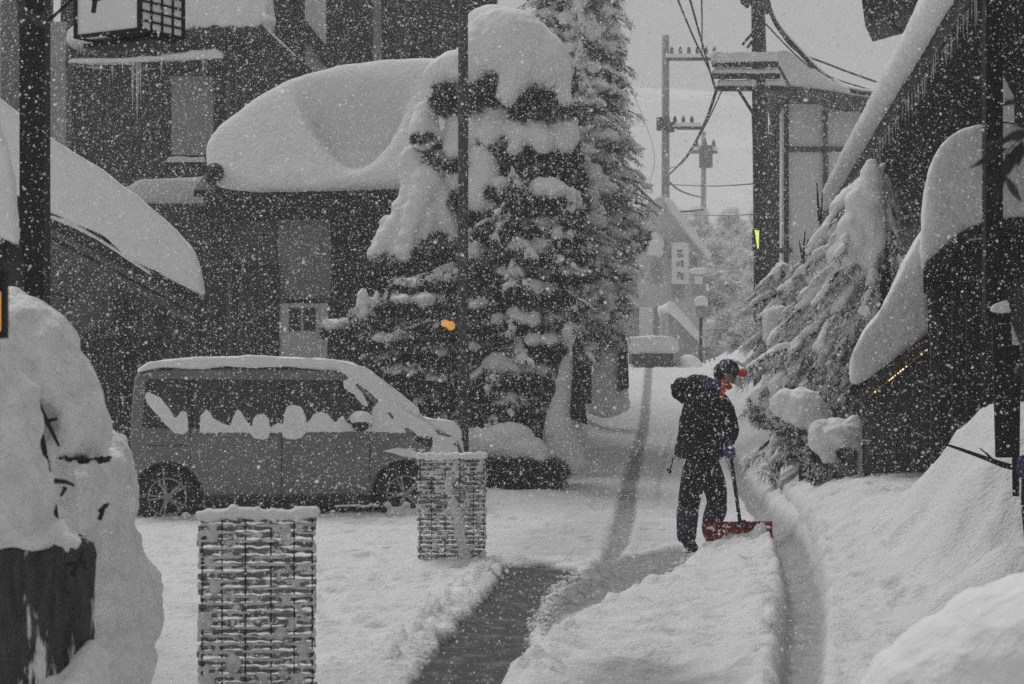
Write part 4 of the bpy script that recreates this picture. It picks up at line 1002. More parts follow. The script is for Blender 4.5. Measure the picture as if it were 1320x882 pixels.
# orange lantern glowing through the pine
t = thing('garden_lantern', 'small orange glowing lantern showing through the pruned pine', 'lamp', W(577, 600, 26.0))
mb = MB(); pell(mb, 581, 420, 6, 6, 25.95, .09); pell(mb, 574, 417, 6, 5, 25.97, .08); mb.build('lamp_shade', MT['lamp_orange'], t, smooth=True)
mb = MB(); pell(mb, 568, 414, 3, 3, 25.95, .03); mb.build('lamp_cap', MT['ink'], t, smooth=True)
mb = MB(); mb.tube([W(579, 426, 26), W(579, 600, 26)], .025, 8); mb.build('pole', MT['ink'], t)

# ------------------------------------------------------------------ minivan
def minivan():
    yaw = math.radians(11)
    t = thing('parked_minivan', 'grey minivan with snow on roof, windscreen and bonnet, parked before the inn', 'minivan', (-3.81, 22.0 + .845 * math.cos(yaw), .0), (0, 0, yaw), world=False)
    # correct the origin so that the near rear wheel face stands at its place
    t.location = (-3.81 - .845 * math.sin(yaw), 22.0 + .845 * math.cos(yaw), -.055)
    top = [(-.60, .95), (-.585, 1.25), (-.56, 1.45), (-.53, 1.64), (-.46, 1.715), (-.2, 1.75), (.3, 1.76), (1.0, 1.762), (1.6, 1.758), (1.9, 1.74), (2.05, 1.68), (2.22, 1.55), (2.45, 1.37), (2.7, 1.20), (2.85, 1.105), (2.95, 1.065), (3.1, 1.03), (3.22, .985), (3.31, .91), (3.37, .80), (3.40, .62), (3.395, .45)]
    top = [(a * .66 if a < 0 else a, z) for a, z in top]
    def botz(s):
        z = .24 if -.2 < s < 3.05 else .30
        for s0 in (0, 2.65):
            if abs(s - s0) < .378: z = max(z, .33 + math.sqrt(.378 ** 2 - (s - s0) ** 2))
        return z
    def topz(s):
        for (a, za), (b, zb) in zip(top, top[1:]):
            if a <= s <= b: return za + (zb - za) * (s - a) / (b - a)
        return top[0][1] if s < top[0][0] else top[-1][1]
    def hw(s, h):
        w_ = .845 - (.135 * max(0, (h - 1.04) / .70) ** 1.25) - (.04 * max(0, (.42 - h) / .2))
        w_ += .010 * math.exp(-((h - .95) / .06) ** 2) - .008 * math.exp(-((h - .62) / .12) ** 2)
        if s > 2.7: w_ -= .30 * ((s - 2.7) / .7) ** 2.2
        if s < -.22: w_ -= .10 * ((-.22 - s) / .18) ** 1.6
        return w_
    fr = [0, .12, .3, .5, .68, .82, .92, .97]
    mb = MB(); ring = []
    stn = sorted(set([a for a, _ in top] + [round(s0 + .378 * math.cos(PI * i / 14) + e, 4) for s0 in (0, 2.65) for i in range(15) for e in ((0, -.002) if i == 14 else (0, .002) if i == 0 else (0,))]))
    for s in stn:
        z1 = topz(s); z0 = botz(s)
        z1 = max(z1, z0 + .12); pr = []
        zc = z1 - min(.07, (z1 - z0) * .2)
        for f in fr: z = z0 + (zc - z0) * f / .97; pr.append((hw(s, z), z))
        wt = hw(s, zc); pr += [(wt - .022, z1 - .028), (wt - .07, z1 - .006), (wt * .6, z1 + .012), (wt * .3, z1 + .018)]
        full = [(-a, z) for a, z in pr] + [(0, z1 + .02)] + [(a, z) for a, z in reversed(pr)]
        ring.append([(s, y, z) for y, z in full])
    n = len(ring[0]); vs = [v for r in ring for v in r]; fs = []
    for i in range(len(ring) - 1):
        for k in range(n): fs.append((i * n + k, (i + 1) * n + k, (i + 1) * n + (k + 1) % n, i * n + (k + 1) % n))
    fs.append(tuple(range(n))); fs.append(tuple(reversed(range((len(ring) - 1) * n, len(ring) * n))))
    mb.add(vs, fs)
    me = mb.mesh('body', MT['paint'])
    me.materials.clear(); me.materials.append(MT['paint']); me.polygons.foreach_set('material_index', [0] * len(me.polygons)); me.validate()
    me.polygons.foreach_set('use_smooth', [True] * len(me.polygons))
    me.name = 'body'; body = put('body', me, t)
    try:
        for e in me.edges: pass
        me.set_sharp_from_angle(angle=math.radians(28))
    except Exception: pass
    def quad(pts, off, nx=8, nz=5, side=-1, th=.006):
        """patch following the body side: pts = (s,h) bottom-left, bottom-right, top-right, top-left"""
        m_ = MB(); vs = []
        for layer in (off, off - th):
            for j in range(nz + 1):
                for i in range(nx + 1):
                    u, v = i / nx, j / nz
                    s = (pts[0][0] * (1 - u) + pts[1][0] * u) * (1 - v) + (pts[3][0] * (1 - u) + pts[2][0] * u) * v
                    h = (pts[0][1] * (1 - u) + pts[1][1] * u) * (1 - v) + (pts[3][1] * (1 - u) + pts[2][1] * u) * v
                    vs.append((s, side * (hw(s, h) + layer), h))
        N = (nx + 1) * (nz + 1); fs = []
        for j in range(nz):
            for i in range(nx):
                a = j * (nx + 1) + i; fs.append((a, a + 1, a + nx + 2, a + nx + 1)); fs.append((N + a, N + a + nx + 1, N + a + nx + 2, N + a + 1))
        for i in range(nx):
            fs.append((i, N + i, N + i + 1, i + 1)); a = nz * (nx + 1) + i; fs.append((a, a + 1, N + a + 1, N + a))
        for j in range(nz):
            a = j * (nx + 1); fs.append((a, a + nx + 1, N + a + nx + 1, N + a)); a += nx; fs.append((a, N + a, N + a + nx + 1, a + nx + 1))
        m_.add(vs, fs); return m_
    for side in (-1, 1):
        quad([(-.27, 1.10), (2.62, 1.06), (2.03, 1.62), (-.23, 1.64)], .006, 20, 5, side, .02).build('window_band', MT['trim'], t, smooth=False)
        for pts in ([(-.24, 1.14), (.22, 1.13), (.22, 1.61), (-.18, 1.61)], [(.28, 1.13), (1.22, 1.12), (1.22, 1.625), (.28, 1.62)], [(1.30, 1.12), (2.18, 1.11), (1.88, 1.585), (1.30, 1.62)], [(2.25, 1.11), (2.52, 1.11), (2.10, 1.47), (2.06, 1.47)]):
            quad(pts, .014, 8, 4, side, .012).build('side_window', MT['glass'], t)
        # door shut lines
        for pts in ([(.245, .40), (.256, .40), (.256, 1.09), (.245, 1.09)], [(1.255, .33), (1.266, .33), (1.266, 1.09), (1.255, 1.09)], [(2.245, .50), (2.256, .50), (2.256, 1.07), (2.245, 1.07)], [(.25, .335), (2.2, .335), (2.2, .345), (.25, .345)], [(-.33, .90), (.24, .90), (.24, .908), (-.33, .908)]):
            quad(pts, .0025, 4, 6, side, .004).build('door_seam', MT['ink'], t)
        quad([(.42, .225), (2.26, .225), (2.26, .325), (.42, .325)], .012, 8, 2, side, .03).build('sill_trim', MT['trim'], t)
        for s_ in (1.12, 1.40):
            m_ = MB(); m_.box((s_, side * (hw(s_, .99) + .022), .99), (.17, .03, .035)); m_.build('door_handle', MT['paint'], t)
        # mirror
        m_ = MB(); m_.ell((2.13, side * .97, 1.13), (.10, .13, .085), 14, 10); m_.box((2.15, side * .85, 1.09), (.07, .12, .04)); m_.build('mirror', MT['trim'], t, smooth=True)
        # headlight
        quad([(2.96, .86), (3.24, .80), (3.22, .92), (2.98, .98)], .008, 6, 3, side, .02).build('headlight', MT['lens'], t)
        quad([(2.78, .93), (2.95, .86), (2.97, .99), (2.74, 1.03)], .006, 6, 3, side, .02).build('headlight_surround', MT['trim'], t)
    # windscreen
    m_ = MB(); vs = []
    for j in range(6):
        s = 2.02 + .80 * j / 5; z = topz(s) + .028
        for y in (-.72, -.4, 0, .4, .72): vs.append((s, y * (hw(s, z - .06) / .75) * .93, z - .035 * abs(y) ** 2))
    m_.add(vs, [(j * 5 + i, j * 5 + i + 1, j * 5 + 6 + i, j * 5 + 5 + i) for j in range(5) for i in range(4)])
    m_.build('windscreen', MT['glass'], t)
    m_ = MB(); m_.box((-.372, 0, 1.28), (.03, 1.05, .34)); m_.build('rear_window', MT['glass'], t); m_ = MB(); m_.box((1.4, 0, .30), (4.0, 1.2, .12)); m_.build('underbody', MT['ink'], t)
    m_ = MB(); m_.box((3.385, 0, .60), (.05, 1.0, .18)); m_.build('grille', MT['trim'], t)
    m_ = MB(); m_.box((3.42, 0, .42), (.02, .33, .165)); m_.build('number_plate', MT['white_cloth'], t)
    # wheels
    tyre = [(.215, -.09), (.25, -.105), (.31, -.10), (.33, -.08), (.333, 0), (.33, .08), (.31, .10), (.25, .105), (.215, .09), (.215, -.09)]
    tm = MB().lathe(tyre, 40, axis='y').mesh('tyre', MT['rubber'], smooth=True)
    rm = MB(); rm.lathe([(.222, -.085), (.215, -.098), (.198, -.094), (.195, -.03), (.21, .08)], 40, axis='y')
    for k in range(10):
        a = 2 * PI * (k // 2) / 5 + (.13 if k % 2 else -.13); c_ = Vector((math.cos(a), 0, math.sin(a)))
        rm.beam(c_ * .045 + Vector((0, -.075, 0)), c_ * .205 + Vector((0, -.088, 0)), .022, .026, up=(0, 1, 0))
    rm.lathe([(0, -.10), (.045, -.098), (.05, -.06)], 20, axis='y'); rmm = rm.mesh('rim', MT['alloy'], smooth=False)
    dm = MB().lathe([(0, -.02), (.15, -.02), (.15, 0), (.212, .01), (.212, .03), (0, .03)], 30, axis='y').mesh('brake_disc', MT['trim'])
    for s in (0, 2.65):
        for side in (-1, 1):
            wh = put('wheel', tm, t, loc=(s, side * .735, .333), rot=(0, random.random() * 6, 0 if side < 0 else PI))
            put('rim', rmm, wh); put('brake_disc', dm, wh)
        m_ = MB(); m_.tube([(s, -.58, .33), (s, .58, .33)], .375, 24); m_.build('wheel_well', MT['ink'], t)
        for side in (-1, 1):
            m_ = MB(); pts = [(s + .385 * math.cos(a), side * (hw(s + .38 * math.cos(a), .33 + .38 * math.sin(a)) + .004), .33 + .385 * math.sin(a)) for a in [(-.2 + i * (PI + .4) / 18) for i in range(19)]]
            m_.tube(pts, .011, 6); m_.build('arch_trim', MT['trim'], t, smooth=True)
    # snow lying on the roof, windscreen and bonnet
    mb = MB()
    def slab(prof, w_, s0=None):
        poly = [(s, topz(s) + .0) for s, _ in prof] + [(s + .25 * max(0, d) * (1 if s > 1.9 else 0), topz(s) + d) for s, d in reversed(prof)]
        mb.prism([(s, -w_, z) for s, z in poly], (0, 2 * w_, 0))
    slab([(-.31, .05), (-.2, .08), (0, .10), (.4, .125), (.9, .135), (1.4, .13), (1.85, .12), (2.05, .15)], .72)
    slab([(1.9, .11), (2.2, .19), (2.5, .19), (2.8, .15)], .79)
    slab([(2.75, .12), (2.9, .10), (3.05, .13), (3.2, .15), (3.3, .12)], .70)
    mb.ell((3.30, 0, .86), (.13, .60, .16), 20, 10); mb.ell((3.34, -.25, .70), (.09, .3, .18), 16, 10)
    vox('snow_cover', mb, .028, 3, .03, 3, .012, 12, parent=t, seed=91)
    # snow stuck to the window feet, handles, mirror and front corner
    mb = MB(); rnd = random.Random(3)
    def blob(s, h, rs, rh, th=.03, side=-1): mb.ell((s, side * (hw(s, h) + .012), h), (rs, th, rh), n=12, m=8)
    def drift(pts, th=.03, base=0):
        P2 = [((x - 213) / 112, 1.05 + (545 - y) / 114) for x, y in pts]; n = len(P2)
        y0 = [-(hw(a, h) + th) for a, h in P2]; y1 = [-(hw(a, h) - .03) for a, h in P2]
        vs = [(a, y, h) for (a, h), y in zip(P2, y0)] + [(a, y, h) for (a, h), y in zip(P2, y1)]
        mb.add(vs, [tuple(range(n)), tuple(reversed(range(n, 2 * n)))] + [(i, i + n, (i + 1) % n + n, (i + 1) % n) for i in range(n)])
    drift([(252, 546), (254, 524), (262, 516), (268, 524), (276, 532), (290, 537), (297, 518), (302, 516), (308, 526), (316, 538), (318, 546)])
    drift([(317, 550), (318, 530), (323, 523), (331, 522), (338, 528), (340, 542), (338, 554), (330, 556), (321, 554)], .045)
    drift([(338, 546), (342, 538), (350, 533), (358, 538), (360, 546)])
    drift([(355, 552), (357, 524), (361, 513), (370, 510), (379, 513), (384, 526), (385, 546), (380, 553), (370, 556), (360, 554)], .05)
    drift([(384, 546), (386, 536), (394, 522), (404, 519), (414, 523), (421, 534), (430, 524), (438, 534), (452, 538), (470, 540), (470, 546)])
    drift([(466, 546), (468, 518), (474, 508), (484, 516), (492, 528), (508, 540), (512, 548)])
    drift([(432, 480), (442, 478), (458, 498), (464, 514), (456, 512), (446, 498), (434, 490)], .03)
    drift([(186, 498), (192, 494), (204, 500), (216, 514), (223, 530), (230, 518), (238, 520), (240, 542), (232, 548), (222, 546), (210, 534), (198, 520), (188, 508)])
    drift([(436, 466), (456, 470), (484, 494), (516, 522), (548, 541), (552, 550), (528, 550), (506, 538), (480, 510), (462, 492), (440, 478)], .03)
    drift([(480, 570), (500, 566), (530, 568), (556, 572), (572, 580), (556, 590), (534, 582), (500, 577)], .02)
    drift([(544, 566), (560, 560), (580, 566), (586, 590), (580, 612), (560, 606), (548, 590)], .03)
    drift([(520, 546), (560, 552), (580, 556), (578, 562), (550, 558), (524, 552)], .03)
    mb.ell((2.13, -.97, 1.20), (.13, .14, .085), 14, 10); mb.ell((2.18, -.93, 1.17), (.09, .12, .10), 12, 8)
    vox('window_snow', mb, .012, 6, .014, 9, .010, 24, parent=t, seed=92, kind='stuff')
    mb = MB()
    for i in range(9):
        s = 1.88 + i * .056; mb.ell((s, -.85, .215 + rnd.uniform(-.01, .01)), (.05, .035, .02), 6, 4)
    for s, z, r in [(2.55, .10, .13), (2.72, .05, .16), (2.45, .22, .05), (2.83, .16, .07), (.2, .12, .06), (-.1, .03, .12), (2.66, .22, .05)]: mb.ell((s, -.86, z), (r, .08, r * .8), 10, 7)
    vox('clinging_snow', mb, .016, 2, .012, 10, .005, 25, parent=t, seed=93, kind='stuff')
minivan()

# ------------------------------------------------------------------ lamp post beside the van bonnet
Y = 25.0
t = thing('street_light_pole', 'slim grey metal pole rising past the minivan nose in front of the pine', 'pole', (XW(597, Y), Y, 0))
MB().tube([W(597, 680, Y), W(597, 240, Y), W(597, -260, Y)], [.070, .066, .058], 14).build('shaft', MT['post_metal'], t, smooth=True)
mb = MB(); mb.lathe([(.070, 0), (.080, .01), (.080, .05), (.070, .06)], 14, tuple(W(597, 335, Y))); mb.build('collar', MT['post_metal'], t, smooth=True)
mb = MB(); mb.tube([W(597, -255, Y), W(585, -280, Y), W(540, -290, Y)], .035, 8); mb.build('arm', MT['post_metal'], t, smooth=True)

# ------------------------------------------------------------------ wicker screens
def screen(label, px0, px1, Y, ztop, rot, seed, xtra):
    wd = (px1 - px0) * Y / FPX; H = ztop; rnd = random.Random(seed)
    x = XW((px0 + px1) / 2, Y)
    t = thing('wicker_screen', label, 'screen', (x, Y, 0.0), (0, 0, rot), group='snow crusted wicker screens', world=False)
    st = [-.47, -.30, -.10, .12, .32, .475]
    sm = MB().box((0, -.013, H / 2), (.007, .010, H)).mesh('stake', MT['wicker_dark'])
    copies(t, 'stake', sm, [(u * wd, 0, 0) for u in st])
    pitch = H / 24.0
    # two slats, woven the opposite way round the stakes
    mes = []
    for ph in (0, 1, 2, 3):
        m_ = MB(); N = 30; vs = []
        for i in range(N + 1):
            u = -.5 + i / N; 
            seg = (u + .5) * 5; y = .002 * math.cos(PI * seg + PI * (ph % 2))
            hh = pitch * (.40 + .07 * math.sin(i * 1.7 + ph * 2.1) + .05 * math.sin(i * .61 + ph)); dz = pitch * .06 * math.sin(i * .9 + ph * 1.3)
            xx = u * wd * (1 + (.012 if ph % 2 else -.004))
            for (dy, z) in ((-.010, -hh), (.010, -hh), (.012, hh * .7), (.0, hh), (-.012, hh * .7)): vs.append((xx, y + dy, z + dz))
        fs = [(0, 1, 2, 3, 4), tuple(reversed([N * 5 + k for k in range(5)]))]
        for i in range(N):
            for k in range(5): fs.append((i * 5 + k, (i + 1) * 5 + k, (i + 1) * 5 + (k + 1) % 5, i * 5 + (k + 1) % 5))
        m_.add(vs, fs); mes.append(m_.mesh('slat', MT['wicker']))
    for i in range(24):
        o = put('slat', mes[rnd.choice([0, 2]) if i % 2 else rnd.choice([1, 3])], t, loc=(rnd.uniform(-.009, .009), rnd.uniform(-.003, .003), pitch * (i + .5)), rot=(0, rnd.uniform(-.018, .018), 0))
    # crust of driven snow on the slats: ledges and lumps
    mb = MB()
    for i in range(24):
        k = 0
        while k < 1:
            L_ = min(rnd.uniform(.12, .5), 1 - k + .001)
            if rnd.random() < .9:
                mb.ell((-.5 * wd + (k + L_ / 2) * wd, -.018, pitch * (i + .78) + rnd.uniform(-.003, .003)), (L_ * wd * .5, .013, pitch * rnd.uniform(.16, .26)), 16, 6)
            k += L_
    for (u, z, r) in xtra: mb.ell((u * wd, -.022, z * H), (r, .022, r * 1.25), 10, 8)
    for i in range(46):
        u = rnd.uniform(-.5, .5); mb.ell((u * wd, -.02, rnd.uniform(.02, .98) * H), (rnd.uniform(.010, .028), .014, rnd.uniform(.008, .02)), 8, 6)
    for i in range(22):
        for u in (-.5, .5):
            if rnd.random() < .6: mb.ell((u * wd * .985, -.005, pitch * (i + rnd.random())), (.012, .018, .022), 8, 6)
    vox('snow_crust', mb, .008 if Y < 13 else .010, 1, .004, 20, .003, 60, parent=t, kind='stuff', m=MT['crust'], seed=seed)
    # cap of snow on the top edge
    mb = MB(); n = 14
    for i in range(n + 1):
        u = -.5 + i / n; mb.ell((u * wd * .97, -.003, H + .004 + .016 * math.sin(i * .5 + seed) * .4 + (.012 if i > n - 2 else 0)), (wd / n * .8, .038, .034 + .008 * math.sin(i * 2.3 + seed)), 12, 8)
    vox('snow_cap', mb, .010, 3, .010, 9, .005, 30, parent=t, seed=seed)
    # snow drift at the foot
    mb = MB()
    for i in range(9):
        u = -.6 + 1.2 * i / 8; mb.ell((u * wd, rnd.uniform(-.08, .02), .0), (.10, .14, rnd.uniform(.05, .11)), 12, 8)
    vox('foot_snow', mb, .014, 3, .012, 8, .008, 22, parent=t, seed=seed + 1)
screen('nearer larger wicker screen crusted with snow, standing at the bottom left', 257, 406, 9.9, ZW(664, 9.9), math.radians(3), 5,
       [(-.44, .45, .035), (-.36, .62, .03), (-.2, .22, .04), (.40, .3, .035), (-.42, .12, .04), (.2, .38, .03), (.35, .12, .04), (.30, .42, .025), (-.38, .9, .03), (.05, .1, .04), (.25, .9, .03)])
screen('farther smaller wicker screen with snow crust in front of the minivan wheel', 539, 626, 16.9, ZW(589, 16.9), math.radians(-2), 9,
       [(-.05, .78, .035), (-.04, .70, .04), (.02, .58, .045), (.06, .5, .045), (.10, .42, .05), (.12, .34, .05), (.14, .26, .05), (.18, .16, .05), (.2, .08, .06), (-.08, .5, .03), (.42, .9, .03), (-.1, .3, .03), (.05, .9, .03)])
def crumbs():
    rnd = random.Random(12); mb = MB()
    lines = [[(520, 868), (560, 815), (620, 757), (648, 741)], [(700, 848), (696, 812), (706, 782), (742, 744)], [(705, 838), (760, 806), (800, 780), (862, 750), (896, 722), (990, 700)], [(470, 880), (540, 820), (600, 775)]]
    for l in lines:
        pts = [G(*p) for p in l]
        for (ax, ay), (bx, by) in zip(pts, pts[1:]):
            n = int(math.hypot(bx - ax, by - ay) * 60)
            for i in range(n):
                k = rnd.random(); x = ax + (bx - ax) * k + rnd.gauss(0, .045); y = ay + (by - ay) * k + rnd.gauss(0, .08)
                r = rnd.uniform(.006, .022) * (1.7 if rnd.random() < .15 else 1)
                mb.ell((x, y, gz(x, y) + .035 + r * .4), (r, r * .9, r * .8), 6, 4, rot=(rnd.random(), rnd.random(), rnd.random() * 3))
    o = mb.build('snow_crumbs', MT['snow_fluffy'], smooth=True, kind='stuff'); o['label'] = 'loose snow crumbs thrown up along the shovelled edges'
crumbs()

# ------------------------------------------------------------------ person shovelling
def skin(name, verts, edges, m, parent, sub=2, root=0, lv=None):
    """verts: name -> (x, y, z, rx, ry) ; grown with the Skin modifier"""
    names = list(verts); me = bpy.data.meshes.new(name)
    me.from_pydata([verts[k][:3] for k in names], [(names.index(a), names.index(b)) for a, b in edges], [])
    o = bpy.data.objects.new(name, me); COL.objects.link(o)
    md = o.modifiers.new('s', 'SKIN'); md.use_smooth_shade = True
    for i, k in enumerate(names):
        sv = me.skin_vertices[0].data[i]; sv.radius = verts[k][3:5]; sv.use_root = (i == root)
    md = o.modifiers.new('u', 'SUBSURF'); md.levels = sub; md.render_levels = sub
    dg = bpy.context.evaluated_depsgraph_get()
    r = bpy.data.meshes.new_from_object(o.evaluated_get(dg)); bpy.data.objects.remove(o); bpy.data.meshes.remove(me)
    r.materials.clear(); r.materials.append(m); r.polygons.foreach_set('use_smooth', [True] * len(r.polygons)); r.name = name
    return put(name, r, parent)
def wrinkle(o, amp, f, st=(1, 1, 1), seed=0):
    me = o.data; P = coords(me); N_ = normals(me); P += N_ * (amp * fbm(P * np.array(st), f, 3, seed))[:, None]; setco(me, P)

def person():
    Y = 18.3; s = Y / FPX; X0 = XW(903, Y); z0 = ZW(709, Y)
    t = thing('person', 'person in black hooded coat and navy cap pushing snow with a red pusher', 'person', (X0, Y, z0), world=False)
    def p(px, py, y=0.0): return ((px - 903) * s, y, (707 - py) * s)
    def V(px, py, y, rx, ry=None): q = p(px, py, y); return (*q, rx, ry if ry else rx)
    # the body itself, one continuous surface
    B = {'pelvis': V(905, 597, 0, .14, .11), 'waist': V(906, 572, 0, .13, .10), 'chest': V(911, 530, .0, .15, .11), 'upper': V(917, 510, 0, .12, .09), 'neck': V(926, 499, .0, .055), 'head0': V(932, 490, .0, .06), 'head1': V(938, 481, .0, .085, .08), 'head2': V(941, 474, 0, .08, .075),
         'hipn': V(895, 606, -.07, .07), 'kneen': V(887, 648, -.12, .065), 'ankn': V(886, 690, -.10, .045), 'toen': V(892, 701, -.20, .04),
         'hipf': V(915, 606, .09, .09), 'kneef': V(926, 646, .10, .065), 'ankf': V(916, 686, .12, .045), 'toef': V(926, 692, .06, .04),
         'shn': V(903, 520, -.12, .05), 'eln': V(890, 556, -.15, .02), 'wrn': V(924, 580, -.17, .02),
         'shf': V(926, 516, .12, .05), 'elf': V(942, 545, .16, .035), 'wrf': V(943, 570, .04, .035)}
    E = [('pelvis', 'waist'), ('waist', 'chest'), ('chest', 'upper'), ('upper', 'neck'), ('neck', 'head0'), ('head0', 'head1'), ('head1', 'head2'), ('pelvis', 'hipn'), ('hipn', 'kneen'), ('kneen', 'ankn'), ('ankn', 'toen'),
         ('pelvis', 'hipf'), ('hipf', 'kneef'), ('kneef', 'ankf'), ('ankf', 'toef'), ('upper', 'shn'), ('shn', 'eln'), ('eln', 'wrn'), ('upper', 'shf'), ('shf', 'elf'), ('elf', 'wrf')]
    body = skin('body', B, E, MT['skin'], t)
    # face: nose, brow, ear, mouth on the bowed head
    mb = MB()
    mb.ell(p(950, 484, 0), (.022, .014, .028), 8, 6, rot=(0, .9, 0)); mb.ell(p(936, 484, -.082), (.022, .010, .032), 8, 6); mb.ell(p(936, 484, .082), (.022, .010, .032), 8, 6)
    mb.ell(p(945, 490, 0), (.030, .03, .022), 8, 6)
    mb.build('face_features', MT['skin'], t, smooth=True, kind='stuff')
    # trousers
    T = {'pel': V(905, 592, 0, .165, .14), 'w': V(906, 575, 0, .15, .13), 'hn': V(893, 610, -.09, .125, .125), 'tn': V(889, 628, -.11, .118, .118), 'kn': V(886, 648, -.13, .098), 'sn': V(884, 668, -.12, .102), 'an': V(885, 691, -.10, .085),
         'hf': V(917, 610, .09, .125, .125), 'tf': V(923, 628, .10, .112, .112), 'kf': V(927, 646, .10, .098), 'sf': V(922, 666, .12, .095), 'af': V(916, 685, .13, .078)}
    o = skin('trousers', T, [('pel', 'w'), ('pel', 'hn'), ('hn', 'tn'), ('tn', 'kn'), ('pel', 'hf'), ('hf', 'tf'), ('tf', 'kf')] + [('kn', 'sn'), ('sn', 'an'), ('kf', 'sf'), ('sf', 'af')], MT['cloth_black'], t)
    wrinkle(o, .014, 9, (1, 1, .7), 3)
    G_ = {'a': V(886, 643, -.13, .108), 'b': V(884, 662, -.125, .112), 'c': V(884, 682, -.11, .100), 'd': V(885, 699, -.09, .088)}
    o = skin('gaiter', G_, [('a', 'b'), ('b', 'c'), ('c', 'd')], MT['cloth_navy'], t); wrinkle(o, .012, 10, seed=5)
    G_ = {'a': V(928, 643, .10, .106), 'b': V(924, 660, .115, .108), 'c': V(918, 676, .125, .094), 'd': V(916, 691, .13, .084)}
    o = skin('gaiter', G_, [('a', 'b'), ('b', 'c'), ('c', 'd')], MT['cloth_navy'], t); wrinkle(o, .012, 10, seed=6)
    # boots
    for (hx, hy, hyy, tx, ty, tyy) in ((886, 698, -.09, 893, 703, -.24), (915, 690, .14, 928, 695, .05)):
        o = skin('boot', {'q': V(hx, hy - 18, hyy, .06), 's': V(hx, hy - 8, hyy, .064), 'h': V(hx, hy, hyy, .062), 'm': V((hx + tx) / 2, (hy + ty) / 2 + 1, (hyy + tyy) / 2, .056, .05), 't': V(tx, ty, tyy, .052, .042)}, [('q', 's'), ('s', 'h'), ('h', 'm'), ('m', 't')], MT['boot'], t)
    # coat: bowed back, wide hem, both sleeves
    mb = MB()
    def limb(pts, n=7):
        for (a, b) in zip(pts, pts[1:]):
            for i in range(n):
                k = i / n; q = [a[m_] * (1 - k) + b[m_] * k for m_ in range(6)]
                mb.ell(p(q[0], q[1], q[2]), (q[3], q[4], q[5]), 16, 10)
        a = pts[-1]; mb.ell(p(*a[:3]), a[3:6], 16, 10)
    limb([(901, 582, 0, .235, .17, .06), (902, 565, 0, .215, .165, .08), (905, 545, 0, .20, .16, .09), (906, 528, 0, .20, .165, .09), (908, 514, 0, .17, .16, .08), (919, 502, 0, .10, .12, .06), (925, 497, 0, .065, .08, .04)])
    limb([(898, 518, -.13, .11, .10, .09), (887, 540, -.20, .095, .09, .08), (884, 560, -.22, .088, .082, .08), (902, 576, -.24, .078, .075, .07), (922, 581, -.22, .06, .062, .06)])
    limb([(926, 515, .10, .11, .10, .09), (938, 528, .15, .09, .09, .08), (943, 545, .16, .08, .08, .08), (945, 556, .11, .07, .07, .07), (942, 565, .06, .058, .058, .058)])
    o = vox('coat', mb, .018, 3, .016, 8, .006, 22, m=MT['cloth_black'], parent=t, seed=7)
    wrinkle(o, .016, 6, (1, 1, .6), 7)
    # puffed hood lying on the upper back
    mb = MB()
    for x, y, r, yy in [(885, 500, .105, 0), (878, 496, .09, -.03), (877, 503, .085, .05), (895, 492, .09, -.06), (895, 494, .09, .08), (882, 510, .06, 0), (905, 490, .07, -.05)]:
        mb.ell(p(x, y, yy), (r, r * 1.15, r * .92), 14, 10)
    o = vox('hood', mb, .016, 4, .014, 8, .004, 24, m=MT['cloth_black'], parent=t, seed=9)
    mb = MB(); mb.tube([p(866, 494, -.08), p(868, 507, -.12), p(880, 517, -.13), p(893, 515, -.12)], [.020, .024, .022, .014], 8); mb.build('hood_edge', MT['cloth_black'], t, smooth=True)
    # blue neck cloth over the shoulder, red scarf, cap with red patch and white peak
    mb = MB(); mb.ell(p(912, 492, -.09), (.10, .05, .055), 14, 10, rot=(0, .2, 0)); mb.ell(p(903, 489, -.10), (.05, .05, .045), 12, 8); mb.ell(p(924, 493, -.07), (.05, .05, .06), 12, 8)
    vox('blue_towel', mb, .012, 2, .012, 14, .003, 40, m=MT['blue_cloth'], parent=t, seed=10)
    mb = MB(); mb.tube([p(930, 486, -.075), p(933, 492, -.085), p(932, 499, -.10), p(928, 507, -.11), p(930, 513, -.11)], [.024, .032, .030, .026, .016], 10); mb.tube([p(933, 491, -.08), p(940, 497, -.03), p(938, 498, .05)], [.024, .026, .02], 8)
    mb.build('red_scarf', MT['red_cloth'], t, smooth=True)
    mb = MB(); mb.ell(p(939, 473, 0), (.105, .094, .088), 20, 12, rot=(0, .45, 0)); mb.ell(p(932, 476, 0), (.09, .096, .085), 18, 10)
    o = vox('cap', mb, .010, 2, .006, 10, .003, 30, m=MT['cap'], parent=t, seed=12)
    mb = MB(); mb.ell(p(956, 479, -.055), (.045, .040, .036), 14, 9, rot=(0, .6, 0)); mb.build('cap_red_patch', MT['red_cloth'], t, smooth=True)
    # peak: curved plate
    m_ = MB(); vs = []
    for j in range(6):
        for i in range(9):
            a = -1.1 + 2.2 * i / 8; r = .085 + .085 * j / 5 * math.cos(a * .75)
            vs.append((r * math.cos(a), .095 * math.sin(a) * (1 + .05 * j), -.012 * j + .03 * math.cos(a)))
    R = Euler((0, .78, 0)).to_matrix(); c0 = Vector(p(944, 479, 0))
    vt = [c0 + R @ Vector(v) for v in vs]; vb = [v + Vector((-.006, 0, -.008)) for v in vt]
    fs = []
    for j in range(5):
        for i in range(8):
            a = j * 9 + i; fs.append((a, a + 1, a + 10, a + 9)); fs.append((54 + a, 54 + a + 9, 54 + a + 10, 54 + a + 1))
    for i in range(8): fs.append((45 + i, 45 + i + 1, 99 + i + 1, 99 + i))
    m_.add(vt + vb, fs); m_.build('cap_peak', MT['white_cloth'], t, smooth=True)
    mb = MB()
